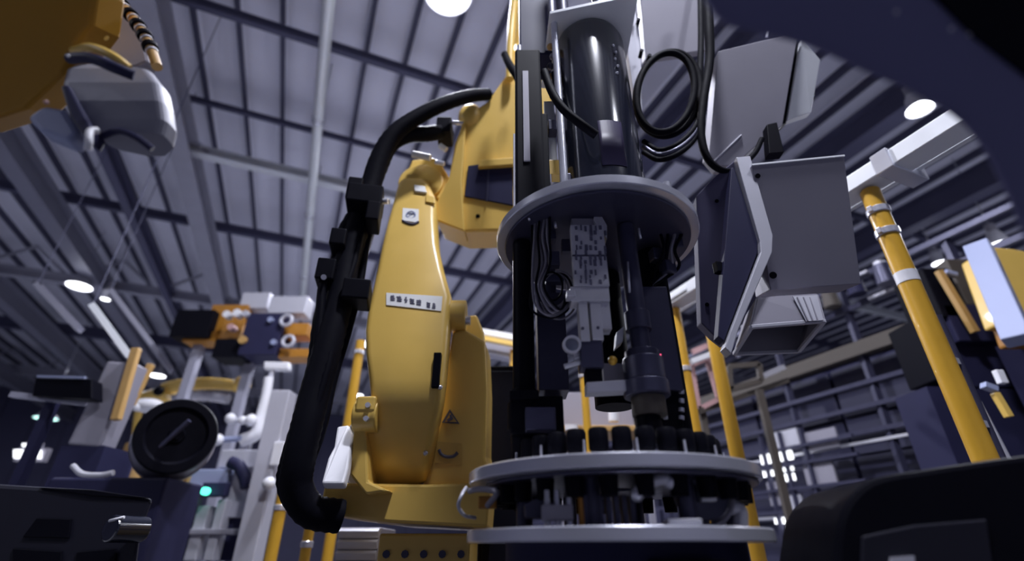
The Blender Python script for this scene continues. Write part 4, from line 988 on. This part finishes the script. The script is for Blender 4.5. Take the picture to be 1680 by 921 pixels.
# white jointed pipe arm
wp = thing('white_pipe_arm', P(400, 760, 6.0), 'white jointed pipe arm with round joints left of the hoses', 'pipe arm')
MB().tube([P(441, 620, 6.0), P(436, 650, 6.0), P(426, 690, 6.0)], 0.055, 14).build('upper_pipe', 'white', wp)
MB().tube([P(426, 690, 6.0), P(420, 712, 6.0), P(396, 724, 6.0)], 0.075, 14).build('elbow_pipe', 'white', wp)
for (x, y, r) in ((412, 690, 0.07), (378, 687, 0.06), (357, 722, 0.065), (398, 690, 0.05)):
    MB().sphere(P(x, y, 5.9), r, 16, 10).build('joint', 'white', wp)
MB().cyl(P(362, 722, 5.95), P(398, 720, 5.95), 0.035, None, 12).build('link', 'bluish', wp)
MB().cyl(P(382, 690, 5.95), P(412, 692, 5.95), 0.03, None, 12).build('link', 'grey_light', wp)
MB().prism([P(432, 593, 6.0), P(474, 594, 6.0), P(474, 607, 6.0), P(432, 606, 6.0)], (0, 0.1, 0)).build('head', 'white', wp, 0.02)
MB().cyl(P(448, 606, 6.05), P(443, 622, 6.05), 0.03, None, 12).build('neck', 'grey_light', wp)
g = P(398, 724, 6.0); MB().bar(Vector((g.x, g.y+0.1, 0)), Vector((g.x, g.y+0.1, g.z)), 0.1, 0.1).build('stand', 'grey_light', wp)
wt = thing('white_tank', P(245, 664, 6.2), 'small white rounded tank above the disc spindle', 'tank')
MB().sphere(P(244, 666, 6.2), 0.14, 18, 12, (1.35, 1, 0.62)).build('shell', 'white', wt)
MB().sphere(P(225, 668, 6.1), 0.055, 12, 8).build('nozzle', 'white', wt)
g = P(244, 670, 6.3); MB().bar(Vector((g.x, g.y, 0)), g, 0.06, 0.06).build('stand', 'navy', wt)
# tall pale upright at left of the hoses
q0_ = P(462, 670, 5.0); q1_ = P(456, 640, 5.0)
t = thing('pale_upright', (q0_.x, 5.0, 0), 'wide pale grey upright standing left of the black hoses', 'upright')
MB().box((q0_.x-0.05, 5.1, q1_.z/2), (0.19, 0.2, q1_.z)).build('post', 'grey_light', t, 0.01)
MB().box((q0_.x+0.06, 5.0, P(460, 745, 5).z), (0.10, 0.06, 0.22)).build('bracket', 'white', t, 0.01)
MB().sphere((q0_.x+0.06, 4.95, P(445, 795, 5).z), 0.06, 12, 8).build('cap', 'white', t)
MB().box((q0_.x-0.05, 5.1, 0.02), (0.3, 0.3, 0.04)).build('base_plate', 'grey_light', t)
# grey machine frame with green indicators
gf = thing('grey_machine', P(370, 900, 5.4), 'grey machine frame with two green indicator lights at lower left', 'machine')
for (x0, y0, x1, y1, Y, dep, m_, nm) in ((360, 738, 445, 768, 5.4, 0.4, 'grey_light', 'head_cover'), (300, 770, 372, 800, 5.3, 0.3, 'bluish', 'side_cover_or_highlight'), (330, 792, 370, 815, 5.2, 0.1, 'navy', 'indicator_panel'), (280, 800, 325, 828, 5.2, 0.1, 'grey_paint', 'indicator_panel'), (312, 830, 332, 921, 5.25, 0.15, 'grey_light', 'frame_leg'), (345, 820, 360, 921, 5.25, 0.15, 'grey_light', 'frame_leg'), (375, 765, 420, 850, 5.35, 0.3, 'grey_light', 'column'), (230, 830, 300, 921, 5.4, 0.4, 'navy', 'tank'), (300, 868, 400, 878, 5.22, 0.1, 'grey_paint', 'cross_bar'), (360, 850, 400, 921, 5.4, 0.3, 'navy', 'lower_panel')):
    gb(x0, y0, x1, y1, Y, dep, m_, nm, 0.01, gf)
MB().tube([P(378, 758, 5.3), P(392, 765, 5.3), P(402, 785, 5.3), P(405, 800, 5.3)], 0.06, 12).build('hose', 'navy', gf)
MB().tube([P(255, 870, 5.1), P(270, 845, 5.1), P(290, 825, 5.1), P(310, 812, 5.1)], 0.035, 10).build('hose', 'grey_paint', gf)
MB().bar(P(296, 815, 5.1), P(308, 775, 5.1), 0.07, 0.05).build('yellow_bar', 'tan', gf, 0.005)
MB().prism([P(252, 828, 5.1), P(275, 822, 5.1), P(278, 842, 5.1), P(258, 850, 5.1)], (0, 0.05, 0)).build('yellow_tag', 'yellow', gf)
MB().prism([P(252, 800, 5.1), P(272, 790, 5.1), P(275, 798, 5.1), P(256, 808, 5.1)], (0, 0.05, 0)).build('blue_tag', 'bluish', gf)
for (x, y) in ((335, 806), (299, 819)):
    c0 = P(x, y, 5.12); MB().cyl(c0, c0+Vector((0, 0.05, 0)), 0.035, None, 16).build('indicator_light', 'green_glow', gf)
for i in range(4):
    c0 = P(225+i*20, 880+(i % 2)*6, 5.1); MB().cyl(c0, c0+Vector((0, 0.1, 0)), 0.06, None, 14).build('roller', 'grey_paint', gf)
gz = P(340, 921, 5.4); MB().box((gz.x, 5.6, 0.35), (1.4, 0.6, 0.7)).build('plinth', 'navy', gf)
# yellow posts low left
for (x0, y0, Y, r, lb) in ((466, 806, 4.2, 0.045, 'yellow post low at left, left of the robot base'), (509, 862, 3.9, 0.035, 'short yellow post below the robot base at left'), (592, 560, 4.6, 0.045, 'brownish yellow post partly hidden behind the lower robot arm'), (956, 596, 4.4, 0.035, 'thin yellow post seen through the middle of the tool column')):
    g = P(x0, y0, Y)
    t = thing('guard_post', (g.x, g.y, 0), lb, 'post', 'yellow guard posts')
    MB().cyl((g.x, g.y, 0.02), g, r, None, 20).build('tube', 'yellow_post', t)
    MB().box((g.x, g.y, 0.012), (0.18, 0.18, 0.024)).build('base_plate', 'yellow_post', t)
    MB().ring((g.x, g.y, g.z-0.12), r-0.001, r+0.008, -0.02, 0.02, 20, 0.004).build('clamp_ring', 'steel', t)
# dark bottom-left casing with roller
bl = thing('dark_casing', P(120, 900, 2.6), 'low dark casing with black slots at bottom left', 'casing')
slab([(-40, 792), (60, 798), (150, 803), (252, 818), (232, 870), (215, 1000), (-40, 1000)], 2.6, (-0.35, 0.5, 0)).build('body', 'dark_plastic', bl, 0.02)
for (poly) in ([(62, 800), (150, 804), (250, 818), (150, 815)], [(60, 850), (116, 852), (112, 884), (36, 882)], [(20, 900), (100, 905), (100, 960), (20, 960)], [(125, 906), (190, 900), (188, 960), (122, 960)]):
    slab(poly, 2.59, (0, 0.02, 0)).build('slot', 'black', bl, 0.004)
rc = P(196, 868, 2.45)
MB().cyl(rc+Vector((-0.03, -0.02, 0)), rc+Vector((0.03, 0.12, 0)), 0.055, None, 24).build('roller', 'black_gloss', bl, 0.008)
MB().cyl(rc+Vector((-0.038, -0.026, 0.03)), rc+Vector((0.025, -0.03, 0.045)), 0.006, None, 8).build('roller_highlight', 'white', bl)  # thin white rod paints the highlight along the roller
# far conveyor behind the robot: white and yellow bars
cvr = thing('far_conveyor', P(815, 590, 6.0), 'distant white and yellow conveyor rail right of the robot turret', 'conveyor')
MB().bar(P(786, 545, 6.0), P(848, 556, 6.0), 0.10, 0.07).build('white_rail', 'rail_white', cvr)
MB().bar(P(790, 555, 5.9), P(846, 566, 5.9), 0.07, 0.06).build('yellow_rail', 'yellow', cvr)
MB().bar(P(786, 570, 6.1), P(850, 585, 6.1), 0.2, 0.16).build('bed', 'roof_steel', cvr)
g = P(842, 575, 6.0); MB().bar(Vector((g.x, g.y, 0)), g, 0.08, 0.08).build('leg', 'yellow_post', cvr)
# pink and tan conveyor frame behind the posts
cf = thing('conveyor_frame', P(1200, 660, 5.0), 'pinkish and tan rectangular conveyor frame behind the yellow posts', 'frame')
def framebars(pts, Y, w, m_, nm):
    for i in range(len(pts)):
        MB().bar(P(*pts[i], Y), P(*pts[(i+1) % len(pts)], Y), w, w).build(nm, m_, cf)
framebars([(1134, 600), (1160, 590), (1180, 655), (1146, 672)], 4.8, 0.045, 'pink', 'frame_bar')
framebars([(1196, 602), (1245, 598), (1248, 626), (1198, 640)], 4.9, 0.05, 'olive', 'frame_bar')
MB().bar(P(1134, 594, 4.7), P(1166, 582, 4.7), 0.06, 0.05).build('white_bar', 'white', cf)
MB().bar(P(1136, 578, 4.75), P(1160, 568, 4.75), 0.05, 0.05).build('pink_bar', 'pink', cf)
MB().bar(P(1146, 676, 4.8), P(1290, 625, 5.1), 0.07, 0.05).build('long_bar', 'olive', cf)
MB().bar(P(1250, 618, 4.9), P(1285, 603, 5.0), 0.05, 0.05).build('light_bar', 'grey_light', cf)
for (x, y) in ((1150, 668), (1245, 640)):
    g = P(x, y, 4.85); MB().bar(Vector((g.x, g.y, 0)), g, 0.06, 0.06).build('leg', 'olive', cf)
# machines seen through the gaps of the column and behind
sb = thing('workbench', P(1000, 700, 5.0), 'pale workbench with blue sheets seen through the tool column', 'bench')
MB().box((P(985, 690, 5.0).x, 5.1, P(985, 705, 5).z-0.02), (0.9, 0.5, 0.06)).build('top', 'tan', sb, 0.01)
MB().box((P(985, 690, 5.0).x, 5.3, P(985, 672, 5).z), (0.8, 0.05, 0.5)).build('back_panel', 'grey_paint', sb, 0.01)
MB().cyl(P(1007, 692, 4.9), P(1006, 655, 4.9), 0.05, None, 16).build('cylinder', 'white', sb)
for dx in (-0.38, 0.38):
    for dy in (4.92, 5.28):
        x_ = P(985, 690, 5).x+dx; MB().bar((x_, dy, 0), (x_, dy, P(985, 705, 5).z-0.05), 0.05, 0.05).build('leg', 'roof_steel', sb)
MB().box(P(937, 702, 4.75), (0.12, 0.05, 0.05)).build('lit_tag', 'white', sb)
# far right yellow housing with grey-blue beam
yr = thing('far_right_robot', P(1630, 460, 3.6), 'yellow housing with grey blue sloping beam at far right edge', 'robot')
MB().bar(P(1604, 404, 3.4), P(1672, 560, 3.2), 0.16, 0.12).build('beam', 'bluish', yr, 0.01)
slab([(1622, 404), (1664, 408), (1730, 420), (1730, 520), (1668, 520), (1640, 450)], 3.5, (0, 0.3, 0)).build('housing', 'yellow', yr, 0.02)
slab([(1640, 470), (1730, 480), (1730, 560), (1675, 560)], 3.6, (0, 0.2, 0)).build('lower_housing', 'orange', yr, 0.02)
g = P(1720, 540, 3.6); MB().box((g.x+0.1, 3.8, g.z/2), (0.35, 0.4, g.z)).build('column', 'navy', yr)
dk = thing('dark_machine', P(1570, 500, 4.1), 'dark brown machinery block right of the thick yellow post', 'machine')
for (x0, y0, x1, y1, Y, m_) in ((1530, 440, 1575, 520, 4.1, 'black'), (1570, 425, 1612, 500, 4.2, 'olive'), (1560, 500, 1640, 560, 4.1, 'navy'), (1525, 520, 1570, 620, 4.15, 'black'), (1580, 560, 1660, 640, 4.2, 'navy')):
    gb(x0, y0, x1, y1, Y, 0.4, m_, 'block', 0.01, dk)
MB().bar(P(1540, 445, 4.0), P(1600, 545, 4.0), 0.05, 0.05).build('strut', 'tan', dk)
MB().cyl(P(1551, 447, 4.0), P(1568, 452, 4.0), 0.03, None, 12).build('fitting', 'bluish', dk)
g = P(1590, 640, 4.3); MB().box((g.x, 4.4, g.z/2), (0.9, 0.4, g.z)).build('plinth', 'navy', dk)
ry = thing('right_fitting', P(1640, 640, 3.2), 'small white and yellow fitting near the right edge', 'fitting')
MB().bar(P(1636, 608, 3.2), P(1646, 630, 3.2), 0.05, 0.04).build('white_arm', 'white', ry, 0.005)
MB().bar(P(1612, 632, 3.2), P(1634, 640, 3.2), 0.05, 0.04).build('blue_clip', 'bluish', ry, 0.005)
MB().bar(P(1632, 645, 3.2), P(1656, 685, 3.2), 0.04, 0.04).build('yellow_arm', 'yellow', ry, 0.005)
MB().bar(P(1600, 660, 3.25), P(1660, 775, 3.25), 0.05, 0.04).build('riser', 'aluminium', ry, 0.005)
g = P(1660, 775, 3.25); MB().bar(Vector((g.x, g.y, 0)), g, 0.06, 0.06).build('stand', 'navy', ry)
